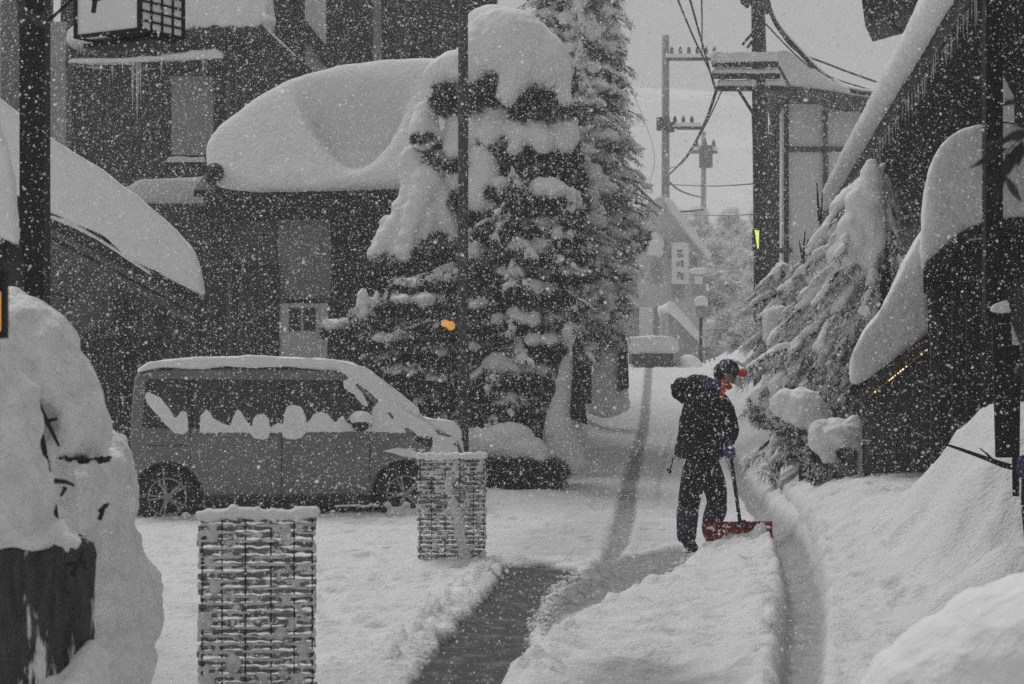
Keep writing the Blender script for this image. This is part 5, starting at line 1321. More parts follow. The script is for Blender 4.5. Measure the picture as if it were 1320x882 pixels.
    for x, y, yy, r in [(950, 465, 0, .035), (957, 468, .02, .034), (962, 474, -.01, .026), (964, 480, -.02, .022), (944, 463, .02, .028)]: mb.ell(p(x, y, yy), (r, r * 1.3, r * .6), 10, 6, rot=(0, .6, 0))
    vox('cap_snow', mb, .008, 2, .005, 16, .003, 40, parent=t)
    mb = MB(); mb.ell(p(926, 481, -.01), (.045, .078, .055), 12, 9); mb.build('hair', MT['hair'], t, smooth=True)
    # gloves: palm, four bent fingers and thumb closed round the shaft
    ax = Vector(p(953, 668, -.02)) - Vector(p(939, 575, -.06)); axn = ax.normalized()
    def glove(c, wrist, flip, nm):
        c = Vector(c); wv = (c - Vector(wrist)).normalized()
        side = axn.cross(wv).normalized()
        fwd = side.cross(axn).normalized()
        V_, E_ = {}, []
        palm = c - fwd * .030 + side * flip * .012
        V_['wr'] = (*Vector(wrist), .034, .032); V_['pa'] = (*palm, .040, .034); E_.append(('wr', 'pa'))
        V_['pb'] = (*(palm + fwd * .02 + side * flip * .014), .034, .03); E_.append(('pa', 'pb'))
        for k in range(4):
            u = axn * (-.036 + .024 * k); L_ = (1, 1.08, 1.0, .82)[k]
            a = palm + u + fwd * .030 + side * flip * .018; b = c + u + fwd * .036 * L_ - side * flip * .004; d = c + u + fwd * .016 - side * flip * .034 * L_
            V_[f'f{k}a'] = (*a, .0135, .0135); V_[f'f{k}b'] = (*b, .0125, .0125); V_[f'f{k}c'] = (*d, .011, .011)
            E_ += [('pb', f'f{k}a'), (f'f{k}a', f'f{k}b'), (f'f{k}b', f'f{k}c')]
        a = palm - axn * .038 - side * flip * .018; b = c - axn * .046 - side * flip * .034 + fwd * .01
        V_['ta'] = (*a, .015, .015); V_['tb'] = (*b, .0125, .0125); E_ += [('pa', 'ta'), ('ta', 'tb')]
        skin(nm, V_, E_, MT['glove'], t, sub=1)
    glove(p(940, 572, -.03), p(943, 562, .05), 1, 'glove')
    glove(p(941, 582, -.10), p(928, 580, -.21), -1, 'glove')
    mb = MB(); mb.tube([p(941, 558, .07), p(943, 566, .05)], [.050, .046], 12); mb.build('cuff', MT['cloth_black'], t, smooth=True)
    # strap with tassel below the rear hem, drawstring toggle
    mb = MB(); mb.tube([p(867, 588, -.06), p(865, 597, -.07), p(863, 603, -.07)], .006, 6); mb.ell(p(863, 606, -.07), (.016, .014, .022), 8, 6); mb.ell(p(860, 603, -.07), (.012, .01, .016), 8, 6, rot=(0, .6, 0)); mb.build('hanging_strap', MT['ink'], t, smooth=True)
    mb = MB(); mb.box(p(933, 540, -.2), (.018, .006, .07), (0, .1, 0)); mb.build('coat_tab', MT['white_cloth'], t)
    # snow lying on shoulders and hood
    mb = MB()
    for x, y, yy, r in [(884, 487, 0, .05), (893, 485, .04, .05), (875, 491, .03, .035), (908, 490, .1, .04), (930, 509, .18, .035)]: mb.ell(p(x, y - 1, yy), (r, r, r * .28), 10, 6)
    for i in range(60):
        x, y = random.uniform(872, 938), random.uniform(495, 585); mb.ell(p(x, y, -.17 - random.random() * .05), (.006, .006, .005), 5, 4)
    mb.build('settled_snow', MT['snow_fluffy'], t, kind='stuff', smooth=True)

    # snow pusher, held by the person, a thing of its own
    k = thing('snow_pusher', 'red plastic snow pusher with a black shaft, blade on the snow by the boots', 'snow pusher', (X0 + (950 - 903) * s, Y - .05, z0 + .02), world=False)
    org = Vector(k.location)
    def w(px, py, y=0.0): q = Vector(p(px, py, y)) + Vector((X0, Y, z0)); return q - org
    mb = MB(); mb.tube([w(940, 572, -.05), w(946, 620, -.05), w(953, 668, -.03)], .0175, 12); mb.build('shaft', MT['trim'], k, smooth=True)
    mb = MB(); mb.tube([w(938, 566, -.05), w(939, 561, -.02)], .014, 8); mb.tube([w(936, 562, -.08), w(943, 561, .01)], .015, 10); mb.build('handle', MT['trim'], k, smooth=True)
    # curved blade: cross section swept along its length; left end nearer the camera, cupped
    m_ = MB(); vs = []; NU, NV = 22, 8
    for lay in (0, 1):
        for i in range(NU + 1):
            u = i / NU
            for j in range(NV + 1):
                v = j / NV; a = v * 1.35
                bow = .05 * math.cos((u - .5) * PI)
                depth = .20 * math.sin(a) * .9; h = .20 * (1 - math.cos(a)) * 1.28
                x = -.33 + .62 * u; 
                y_ = -.30 + depth + .05 * (u) - bow + .012 * lay; z = h + .006 + (.0 if lay == 0 else -.006)
                # the near end curls forward like a scoop side
                e = max(0, .16 - u) / .16; y_ -= .10 * e * v; z += -.01 * e
                e = max(0, u - .9) / .1; y_ -= .05 * e * v
                vs.append((x, y_, z))
    n1 = (NU + 1) * (NV + 1); fs = []
    for i in range(NU):
        for j in range(NV):
            a = i * (NV + 1) + j; fs.append((a, a + 1, a + NV + 2, a + NV + 1)); fs.append((n1 + a, n1 + a + NV + 1, n1 + a + NV + 2, n1 + a + 1))
        a = i * (NV + 1) + NV; fs.append((a, n1 + a, n1 + a + NV + 1, a + NV + 1)); a = i * (NV + 1); fs.append((a, a + NV + 1, n1 + a + NV + 1, n1 + a))
    for i in (0, NU):
        for j in range(NV): a = i * (NV + 1) + j; fs.append((a, n1 + a, n1 + a + 1, a + 1))
    m_.add(vs, fs); bl = m_.build('blade', MT['red_plastic'], k, smooth=True)
    bl.location = (0.02, .06, .045)
    for q in (-.2, -.07, .07, .2):
        mb = MB(); mb.box((q, -.15, .13), (.016, .03, .16), (.3, 0, 0)); r = mb.build('rib', MT['red_plastic'], k); r.location = (.02, .05, .045)
    mb = MB(); mb.box((.03, -.08, .235), (.07, .05, .06)); mb.build('socket', MT['trim'], k)
    mb = MB(); rnd = random.Random(4)
    for i in range(30):
        mb.ell((rnd.uniform(-.3, .3), -.33 + rnd.uniform(-.08, .05), rnd.uniform(0, .07)), (rnd.uniform(.03, .09), .06, rnd.uniform(.02, .045)), 8, 6)
    for i in range(14): mb.ell((rnd.uniform(-.3, .3), -.17 + rnd.uniform(-.03, .03), .20 + rnd.uniform(-.015, .01)), (rnd.uniform(.02, .05), .03, .014), 8, 5)
    o = vox('pushed_snow', mb, .012, 2, .014, 12, .008, 30, parent=k, kind='stuff', seed=20)
person()

# ------------------------------------------------------------------ right side of the street
def right_inn():
    """long dark timber building along the right side; its eave runs parallel to the street"""
    dx = .110; Y0, Y1 = 9.0, 39.5
    def ex(Y): return 3.81 + dx * (Y - 17) * .99
    ze = 4.86
    b = thing('street_side_inn', 'long dark timber building on the right, snow slab eave running down the street', 'building', (ex(20) + 1.2, 20, 0))
    def run(mb, prof, y0=Y0, y1=Y1):
        n = len(prof); vs = [(ex(y) + x, y, z) for y in (y0, y1) for x, z in prof]
        mb.add(vs, [tuple(range(n)), tuple(reversed(range(n, 2 * n)))] + [(i, i + n, (i + 1) % n + n, (i + 1) % n) for i in range(n)]); return mb
    run(MB(), [(1.15, -1), (1.35, -1), (1.35, ze + .9), (1.15, ze + .4)]).build('wall', MT['wood_dark'], b)
    run(MB(), [(.0, ze - .02), (.0, ze - .14), (2.6, ze + .80), (2.6, ze + .95)]).build('roof', MT['wood_black'], b)
    run(MB(), [(-.02, ze - .22), (.03, ze - .22), (.03, ze + .0), (-.02, ze + .0)]).build('fascia', MT['wood_black'], b)
    mb = run(MB(), [(-.04, ze - .02), (-.13, ze + .05), (-.17, ze + .20), (-.14, ze + .36), (.02, ze + .46), (.6, ze + .66), (2.6, ze + 1.4), (2.6, ze + .96), (.2, ze + .04)], Y0, Y1 + .15)
    vox('snow_cover', mb, .055, 2, .03, 1.6, .015, 7, parent=b, seed=101)
    # rafters under the eave, boards and lattice bars on the wall, icicles
    rm = MB().beam((0, 0, 0), (1.16, 0, .40), .08, .10).mesh('rafter', MT['wood_grey'])
    copies(b, 'rafter', rm, [(ex(y) + .03, y, ze - .16) for y in np.arange(10, 36.4, .62)])
    wm = boxmesh('wall_board', (.04, .26, 4.6), 'wood_dark')
    copies(b, 'wall_board', wm, [((ex(y) + 1.12 - .008 * (k % 3), y, 2.4), (0, 0, -.098)) for k, y in enumerate(np.arange(13.5, 36, .30))])
    lm = boxmesh('lattice_bar', (.05, .07, 1.5), 'wood_pale')
    copies(b, 'lattice_bar', lm, [((ex(y) + 1.03, y, 3.3), (0, 0, -.098)) for y in np.arange(15, 35.5, .42)])
    for z in (2.55, 4.08):
        run(MB(), [(.98, z - .05), (1.02, z - .05), (1.02, z + .05), (.98, z + .05)], 14.6, 35.8).build('lattice_rail', MT['wood_black'], b)
    pm = boxmesh('misted_pane', (.02, 1.1, 1.25), 'glass_grey')
    copies(b, 'misted_pane', pm, [((ex(y) + 1.085, y, 3.3), (0, 0, -.098)) for y in (16.4, 19.2, 22.0, 24.8, 27.6)])
    pb = boxmesh('pale_board', (.03, .16, .52), 'wood_pale')
    copies(b, 'pale_board', pb, [((ex(y) + .9, y, 2.95), (0, 0, -.098)) for y in (20.6, 21.05)])
    # end wall facing the camera side far end
    rnd = random.Random(8); mb = MB()
    for y in np.arange(10, 36, .11):
        if rnd.random() < .7:
            l = rnd.uniform(.06, .26); r = .005 + l * .016; q = Vector((ex(y) + rnd.uniform(-.02, .02), y + rnd.uniform(-.03, .03), ze - .2))
            mb.tube([q, q - Vector((0, 0, l * .5)), q - Vector((0, 0, l))], [r, r * .6, .002], 5)
    mb.build('icicle_row', MT['ice'], b, smooth=True, kind='stuff')
right_inn()

def roof_corner():
    Y = 24.0
    b = thing('roof_corner', 'dark eave corner with a bent drain hook at the top edge, right of the wires', 'roof', W(1150, 10, Y))
    mb = MB(); mb.ppoly([(1112, 8), (1118, -4), (1116, -40), (1215, -40), (1190, 0), (1178, 14), (1122, 29)], Y, Y + 1.4, sk=0.2); mb.build('eave', MT['wood_dark'], b)
    mb = MB(); mb.ppoly([(1108, -30), (1112, 10), (1116, 17), (1120, 12), (1118, -20)], Y - .06, Y - .01, sk=0.2); mb.build('tile_edge', MT['wood_black'], b)
    mb = MB(); mb.tube([W(1149, 8, Y + .1), W(1149, 26, Y + .1), W(1151, 34, Y + .1), W(1163, 39, Y + .1)], .034, 10); mb.build('drain_hook', MT['wood_black'], b, smooth=True)
roof_corner()

def lean_to_right():
    Y = 19.3
    b = thing('roofed_wall', 'dark boarded wall end with steep snow load and an orange rope of lights along its barge board', 'wall', (XW(1165, Y), Y, gz(XW(1165, Y), Y)))
    mb = MB(); mb.ppoly([(1112, 512), (1200, 440), (1228, 440), (1228, 700), (1112, 700)], Y + .12, Y + 2.6, sk=0.175); mb.build('wall', MT['wood_dark'], b)
    # boards of the gable end, each its own length under the slope
    for i in range(8):
        x0 = 1114 + i * 14.3; y0 = 512 - (x0 - 1112) * .80
        mb = MB(); mb.ppoly([(x0, y0), (x0 + 13.4, max(y0 - 10.7, 440)), (x0 + 13.4, 690), (x0, 690)], Y + .05 - .012 * (i % 2), Y + .115, sk=0.175); mb.build('board', MT['wood_grey'], b)
    mb = MB(); mb.beam(W(1100, 510, Y - .12), W(1206, 428, Y - .12), .12, .18); mb.build('barge_board', MT['wood_grey'], b)
    mb = MB(); mb.ppoly([(1096, 512), (1206, 424), (1206, 420), (1096, 500)], Y - .2, Y + 2.6, sk=0.175); mb.build('roof', MT['wood_black'], b)
    mb = MB(); mb.ppoly([(1097, 500), (1094, 486), (1098, 456), (1110, 430), (1128, 408), (1150, 372), (1164, 340), (1184, 304), (1206, 270), (1230, 290), (1204, 345), (1199, 380), (1203, 424), (1160, 458), (1120, 490)], Y - .35, Y + 2.6, sk=0.175)
    vox('snow_cover', mb, .05, 6, .04, 1.4, .01, 8, parent=b, seed=111)
    # twisted rope with orange and pale strands
    mb = MB(); N = 46; a, c = W(1120, 512, Y - .26), W(1197, 450, Y - .26)
    for i in range(N):
        k = i / N; p = a.lerp(c, k); q = a.lerp(c, (i + .62) / N)
        if random.random() < .8: mb.tube([p, q], .011, 6)
    mb.build('orange_rope', MT['orange_rope'], b, smooth=True, kind='stuff')
    mb = MB()
    for i in range(14):
        k = random.random(); p = a.lerp(c, k); mb.ell(p + Vector((0, -.01, .004)), .008, 6, 4)
    mb.build('light_bulbs', mat('lamp_warm_white', (.9, .7, .4), (.9, .7, .4), emit=((1, .72, .35), 1.2)), b, kind='stuff')
    mb = MB(); mb.beam(a - Vector((0, -.03, .02)), c - Vector((0, -.03, .02)), .012, .03); mb.build('rope_rail', MT['wood_black'], b)
    mb = MB(); mb.tube([W(1150, 488, Y - .2), W(1162, 476, Y - .2), W(1158, 468, Y - .2)], .012, 6); mb.build('bracket', MT['wood_grey'], b)
lean_to_right()

def gate_hut():
    Y = 16.6
    b = thing('roofed_gate', 'dark boarded gate under a tall rounded hump of snow at the right edge', 'gate', (XW(1260, Y), Y, gz(XW(1260, Y), Y)))
    mb = MB(); mb.ppoly([(1196, 365), (1450, 330), (1450, 760), (1196, 760)], Y + .3, Y + 1.6, sk=0.21); mb.build('wall', MT['wood_black'], b)
    for i, (x0, x1) in enumerate([(1200, 1213), (1214, 1225), (1226, 1228.5), (1229.5, 1243), (1244, 1246.5), (1247.5, 1261), (1262, 1276), (1277, 1291), (1292, 1306), (1307, 1321), (1322, 1336), (1337, 1351)]):
        part(b, 'plank', x0, 352, x1, 760, Y + .24 - .012 * (i % 2), .06, 'wood_black' if i in (1, 3, 5) else 'wood_grey' if i in (2, 4, 9) else 'wood_dark')
    mb = MB(); mb.ppoly([(1190, 346), (1244, 291), (1280, 280), (1460, 262), (1460, 280), (1282, 296), (1250, 305), (1200, 358), (1190, 366)], Y - .1, Y + 2, sk=0.21); mb.build('roof', MT['wood_dark'], b)
    mb = MB(); mb.ppoly([(1191, 350), (1191, 366), (1199, 366), (1199, 345)], Y - .14, Y + .3, sk=0.21); mb.build('barge_end', MT['wood_black'], b)
    mb = MB(); mb.ppoly([(1200, 366), (1252, 312), (1460, 285), (1460, 340), (1200, 375)], Y + .12, Y + .2, sk=0.21); mb.build('lintel', MT['wood_black'], b)
    mb = MB(); mb.tube([W(1243, 311, Y + .05), W(1258, 307, Y + .05), W(1275, 308, Y + .05)], .012, 6); mb.build('snow_rail', MT['crust'], b, smooth=True)
    mb = MB(); mb.ppoly([(1189, 340), (1186, 318), (1190, 280), (1192, 240), (1200, 206), (1214, 182), (1234, 166), (1262, 158), (1300, 156), (1330, 166), (1470, 190), (1470, 276), (1300, 278), (1246, 292)], Y - .25, Y + 2.2, sk=0.21)
    vox('snow_cover', mb, .045, 7, .03, 1.3, .008, 8, parent=b, seed=121)
    t = thing('vertical_post', 'slim black post rising past the snow hump at the right edge', 'post', (XW(1282, 12.4), 12.4, gz(XW(1282, 12.4), 12.4)))
    part(t, 'shaft', 1271, -160, 1293, 410, 12.4, .10, 'wood_black')
    mb = MB(); mb.ppoly([(1279, 408), (1303, 402), (1312, 590), (1284, 590)], 12.34, 12.50, sk=0.21); mb.build('lower_post', MT['wood_black'], t)
    mb = MB(); mb.ppoly([(1276, 401), (1280, 393), (1300, 386), (1304, 403), (1290, 404)], 12.30, 12.5, sk=0.21); vox('snow_cap', mb, .012, 3, .004, 12, 0, parent=t)
    Y = 12.9
    t = thing('leaning_stake', 'thin dark stake with a pointed snow cap behind the slim black post', 'stake', (XW(1312, Y), Y, gz(XW(1312, Y), Y)))
    mb = MB(); mb.ppoly([(1302, 444), (1316, 446), (1314, 640), (1306, 640)], Y, Y + .1, sk=0.21); mb.build('shaft', MT['wood_black'], t)
    mb = MB(); mb.ppoly([(1301, 444), (1302, 418), (1306, 420), (1316, 446)], Y - .03, Y + .12, sk=0.21); vox('snow_cap', mb, .012, 2, .003, 12, 0, parent=t)
    mb = MB(); mb.tube([W(1318, 470, Y - .3), W(1304, 488, Y - .3), W(1290, 510, Y - .3), W(1285, 520, Y - .3)], [.022, .028, .02, .008], 7); mb.build('crook', MT['wood_grey'], t, smooth=True)
    # fallen branch over the heap, with a blue grip at its end
    Y = 11.6
    t = thing('fallen_branch', 'bare thin branch lying across the snow heap below the slim black post', 'branch', W(1215, 572, Y))
    mb = MB(); mb.tube([W(1213, 571, Y), W(1240, 580, Y), (W(1268, 590, Y)), W(1292, 599, Y), W(1318, 606, Y)], [.006, .010, .013, .018, .018], 7); mb.build('stem', MT['bark'], t, smooth=True)
    mb = MB(); mb.tube([W(1282, 595, Y), W(1272, 585, Y), W(1263, 578, Y)], [.008, .006, .003], 6); mb.build('twig', MT['bark'], t, smooth=True)
    Y = 11.2
    t = thing('blue_handled_shovel', 'upright tool with a blue grip half cut by the right edge', 'shovel', W(1318, 640, Y))
    mb = MB(); mb.ppoly([(1312, 590), (1319, 587), (1334, 588), (1334, 616), (1318, 618), (1311, 612)], Y, Y + .05, sk=0.21); mb.build('grip', MT['blue_cloth'], t)
    mb = MB(); mb.tube([W(1320, 615, Y + .03), W(1319, 650, Y + .03), W(1330, 760, Y + .03)], .014, 8); mb.build('shaft', MT['trim'], t, smooth=True)
    # pale paper shapes hanging in the dark under the inn eave
    Y = 15.5
    t = thing('paper_lantern', 'pale pointed shade hanging beside the slim black post', 'shade', W(1296, 150, Y))
    mb = MB(); mb.ppoly([(1291, 92), (1298, 108), (1307, 124), (1308, 156), (1292, 154)], Y, Y + .12, sk=0.21); mb.build('shade_panel', MT['plaster_white'], t)
    mb = MB(); mb.ppoly([(1291, 130), (1308, 128), (1308, 134), (1291, 136)], Y - .02, Y - .002, sk=0.21); mb.build('shade_band', MT['wood_grey'], t)
    # blurred bamboo leaves close to the camera
    Y = 5.2
    t = thing('bamboo_spray', 'dark out of focus bamboo leaves hanging in front of the slim black post', 'leaves', W(1300, 200, Y))
    def leaf(a, c, wpx, name='leaf'):
        a, c = W(*a, Y + random.uniform(-.05, .05)), W(*c, Y + random.uniform(-.05, .05)); d = (c - a); n = d.cross(Vector((0, 1, 0))).normalized(); wd = wpx * Y / FPX
        mb = MB(); vs = [a]
        for k, q in ((.15, .6), (.35, 1), (.6, .85), (.82, .4)):
            m_ = a + d * k; vs += [m_ + n * wd * q / 2, m_ + Vector((0, -.006, 0)), m_ - n * wd * q / 2]
        vs.append(c); fs = [(0, 1, 2), (0, 2, 3)]
        for i in range(3):
            o = 1 + i * 3; fs += [(o, o + 3, o + 4, o + 1), (o + 1, o + 4, o + 5, o + 2)]
        fs += [(10, 13, 11), (11, 13, 12)]
        vs2 = [v + Vector((0, .0015, 0)) for v in vs]; n0 = len(vs)
        mb.add(vs + vs2, fs + [tuple(n0 + i for i in reversed(f)) for f in fs]); mb.build(name, MT['leaf_dark'], t, smooth=True, fix=False)
    for a, c, wq in [((1300, 190), (1248, 218), 10), ((1310, 178), (1262, 190), 7), ((1302, 196), (1280, 262), 14), ((1296, 228), (1318, 262), 11), ((1312, 186), (1300, 226), 13), ((1318, 180), (1312, 216), 12), ((1330, 170), (1290, 180), 14), ((1326, 176), (1334, 230), 12), ((1288, 228), (1268, 236), 7), ((1322, 190), (1330, 210), 10), ((1300, 200), (1292, 240), 11)]:
        leaf(a, c, wq)
    mb = MB(); mb.tube([W(1345, 150, Y), W(1318, 176, Y), W(1298, 196, Y), W(1290, 232, Y)], [.004, .003, .0025, .001], 6); mb.build('stem', MT['leaf_dark'], t, smooth=True)
gate_hut()

# ------------------------------------------------------------------ house behind the pole, upper right
def panel_house():
    Y = 44.0
    b = thing('white_panel_house', 'upper right house with white panels in dark framing under a sagging snowy roof', 'building', (XW(1060, Y), Y, gz(6.8, Y)))
    mb = MB(); mb.ppoly([(1013, 128), (1120, 150), (1180, 160), (1180, 520), (1013, 520)], Y + .15, Y + 7, sk=0.15); mb.build('wall', MT['plaster_white'], b)
    pl = MB(); pbox(pl, 0, 0, 47, 54, Y, .05)
    for (x0, y0, x1, y1) in [(1017, 134, 1061, 189), (1066, 144, 1110, 189), (1017, 196, 1061, 330), (1068, 196, 1112, 330)]:
        part(b, 'wall_panel', x0, y0, x1, y1, Y + .09, .06, 'plaster_white')
    part(b, 'frame_post', 1011, 122, 1017, 345, Y - .02, .16, 'wood_dark'); part(b, 'frame_post', 1062, 142, 1067, 330, Y - .01, .15, 'wood_grey')
    part(b, 'frame_rail', 1017, 189, 1112, 195, Y + .01, .12, 'wood_grey'); part(b, 'frame_rail', 1004, 320, 1022, 326, Y - .06, .12, 'wood_grey')
    mb = MB(); mb.ppoly([(985, 112), (1012, 118), (1125, 140), (1190, 152), (1190, 134), (1125, 122), (1014, 102)], Y - .9, Y + 7, sk=0.15); mb.build('roof', MT['wood_grey'], b)
    mb = MB(); mb.ppoly([(990, 108), (996, 66), (1012, 62), (1040, 82), (1080, 106), (1125, 116), (1190, 120), (1190, 136), (1125, 126), (1014, 108)], Y - 1.1, Y + 7, sk=0.15)
    vox('snow_cover', mb, .1, 6, .06, .9, .015, 5, parent=b, seed=131)
    # side wall with lattice, receding toward the street
    mb = MB(); mb.beam((XW(1012, Y), Y, 3), (XW(994, 54), 54, 3), .15, 9); mb.build('side_wall', MT['plaster_white'], b)
    a, c = Vector((XW(1010, Y) - .12, Y - .0, 0)), Vector((XW(993, 53) - .12, 53, 0)); lm = boxmesh('lattice_bar', (.06, .07, 3.8), 'wood_dark')
    copies(b, 'lattice_bar', lm, [(a.lerp(c, i / 5).x, a.lerp(c, i / 5).y, 5.9) for i in range(6)])
    mb = MB(); mb.beam((a.x - .1, a.y, 7.2), (c.x - .1, c.y, 5.4), .05, .09); mb.build('handrail', MT['wood_dark'], b)
panel_house()

# ------------------------------------------------------------------ poles and wires
def near_pole():
    Y = 41.0; s = Y / FPX
    t = thing('utility_pole', 'thick dark utility pole with three snow stacked crossarms and a small yellow lamp', 'utility pole', (XW(982, Y), Y, gz(XW(982, Y), Y)))
    MB().tube([W(983, 560, Y), W(983, 345, Y), W(979, 100, Y), W(975, -120, Y)], [.19, .18, .155, .12], 14).build('shaft', MT['pole_dark'], t, smooth=True)
    for i, (y, x0, x1) in enumerate([(83, 919, 1004), (98, 919, 1006), (114, 924, 1010)]):
        part(t, 'crossarm', x0, y - 3, x1, y + 2.5, Y - .3 + .1 * i, .16, 'wood_dark')
    mb = MB(); pbox(mb, 919, 66, 1003, 80, Y - .36, .4); pell(mb, 925, 70, 8, 6, Y - .2, .2); pbox(mb, 919, 87, 1003, 95, Y - .22, .3); pbox(mb, 926, 102, 1006, 111, Y - .12, .3)
    vox('crossarm_snow', mb, .035, 3, .03, 3, .01, 12, parent=t, seed=141, kind='stuff')
    mb = MB(); mb.beam(W(953, 118, Y - .1), W(982, 164, Y - .16), .06, .06); mb.build('strut', MT['wood_dark'], t)
    mb = MB(); mb.beam(W(1004, 86, Y - .1), W(1018, 112, Y - .1), .05, .05); mb.build('strut', MT['wood_grey'], t)
    for a, c in [((957, 58), (974, 38)), ((963, 62), (982, 36)), ((960, 8), (975, -10)), ((990, 18), (978, -6))]:
        mb = MB(); mb.beam(W(*a, Y - .15), W(*c, Y - .18), .05, .05); mb.build('brace', MT['wood_dark'], t)
    for x, y in [(963, 4), (958, 0), (990, 6), (986, 12), (970, 2)]:
        mb = MB(); pell(mb, x, y, 4, 7, Y - .2, .06); mb.build('insulator', MT['pole_conc'], t, smooth=True)
    mb = MB(); mb.tube([W(970, 140, Y - .2), W(972, 190, Y - .24), W(976, 250, Y - .2)], .025, 6); mb.build('down_cable', MT['cable'], t, smooth=True)
    l = part(t, 'lamp_housing', 970.5, 295, 977.5, 322, Y - .34, .10, 'ink')
    mb = MB(); mb.ppoly([(973, 297), (978.6, 297), (978.2, 320), (976.6, 321)], Y - .37, Y - .345); mb.build('lamp', MT['lamp_yellow'], t)
near_pole()
def far_pole(name_label, X, Y, ytop, w, arms, trans):
    Y = 50 + (Y - 50) * 2.2; w = w * 1.3
    t = thing('utility_pole', name_label, 'utility pole', (XW(X, Y), Y, gz(XW(X, Y), Y) - .2))
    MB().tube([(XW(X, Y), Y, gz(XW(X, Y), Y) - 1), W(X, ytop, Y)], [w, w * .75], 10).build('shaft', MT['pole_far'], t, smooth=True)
    for (x0, x1, y) in arms:
        part(t, 'crossarm', x0, y - 2, x1, y + 2, Y - .2, .12, 'wood_dark')
        pm = MB(); pbox(pm, x0, y - 7, x1, y - 2, Y - .24, .2); pm.build('arm_snow', MT['snow'], t)
        for k in range(int((x1 - x0) / 11)):
            m_ = MB(); pell(m_, x0 + 8 + 11 * k, y - 9, 2.6, 7, Y - .14, .08); m_.build('insulator', MT['pole_dark'], t, smooth=True)
    for (x, y, r, h) in trans:
        m_ = MB(); m_.tube([W(x, y + h, Y - .35), W(x, y - h, Y - .35)], r * Y / FPX, 10); m_.build('transformer', MT['wood_dark'], t, smooth=False)
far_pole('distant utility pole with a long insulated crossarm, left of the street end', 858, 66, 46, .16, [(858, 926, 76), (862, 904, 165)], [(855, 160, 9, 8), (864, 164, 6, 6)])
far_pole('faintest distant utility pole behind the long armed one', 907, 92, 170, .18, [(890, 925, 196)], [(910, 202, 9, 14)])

def wires():
    def wire(label, pts, r, snow=0, n=28):
        t0 = [W(p[0], p[1], p[2] if p[2] < 50 else 50 + (p[2] - 50) * 2.2) for p in pts]
        # smooth curve through the points
        q = []
        for i in range(len(t0) - 1):
            p0 = t0[max(i - 1, 0)]; p1 = t0[i]; p2 = t0[i + 1]; p3 = t0[min(i + 2, len(t0) - 1)]
            for k in range(8):
                u = k / 8; q.append(.5 * ((2 * p1) + (p2 - p0) * u + (2 * p0 - 5 * p1 + 4 * p2 - p3) * u * u + (3 * p1 - p0 - 3 * p2 + p3) * u ** 3))
        q.append(t0[-1])
        o = MB().tube(q, r, 6).build('overhead_wire', MT['cable'], smooth=True); recentre(o, q[0]); tag(o, label, 'wire', 'overhead wires along the street')
        if snow:
            o2 = MB().tube([v + Vector((0, 0, r * 1.2)) for v in q], r * snow, 6).mesh('wire_snow', MT['snow'], True); o2.transform(Matrix.Translation(-q[0])); put('wire_snow', o2, o)
    wire('wire dropping steeply from the top edge to the left end of the crossarms, outermost', [(866, -20, 30), (893, 46, 36), (915, 92, 40), (924, 118, 41)], .016, .7)
    wire('wire dropping to the left end of the crossarms, thickest and innermost', [(884, -20, 30), (898, 30, 35), (912, 80, 39), (922, 116, 41)], .021, .6)
    wire('short wire hanging straight at the top edge', [(904, -20, 40), (905, 30, 50), (905, 70, 60)], .02)
    wire('cable looping down from the crossarms to the long armed distant pole', [(923, 118, 41), (908, 160, 46), (886, 200, 55), (866, 222, 64), (858, 228, 66)], .032, .5)
    wire('thin cable beside the looping one', [(930, 118, 41), (905, 170, 50), (880, 210, 60), (860, 218, 66)], .014)
    wire('heavy snow laden cable sagging right to the white panel house', [(982, -20, 41), (1000, 30, 42), (1030, 66, 43), (1062, 98, 43.5), (1095, 116, 43), (1130, 122, 42)], .05, .9)
    wire('thin wire to the right above the heavy sagging cable', [(984, 0, 41), (1020, 60, 43), (1070, 84, 44), (1130, 106, 44)], .02, .5)
    wire('second thin wire above the heavy sagging cable', [(986, 30, 41), (1050, 90, 43), (1130, 118, 44)], .016)
    wire('thick cable running out of the conifer to the distant pole', [(690, 90, 30), (735, 128, 36), (790, 208, 46), (824, 244, 54), (852, 268, 62), (880, 273, 68), (907, 270, 76)], .05, .6)
    wire('cable from the distant pole to the faint pole behind', [(858, 230, 66), (875, 245, 72), (893, 252, 80), (907, 255, 92)], .04, .5)
    wire('faint level wire across the street end, upper one', [(862, 238, 66), (920, 240, 60), (985, 236, 50)], .018)
    wire('faint level wire across the street end, lower one', [(880, 276, 80), (940, 278, 70), (990, 274, 60)], .022, .7)
    wire('thin wire descending beside the conifer edge', [(790, 60, 60), (842, 190, 64), (836, 240, 70)], .01)
wires()

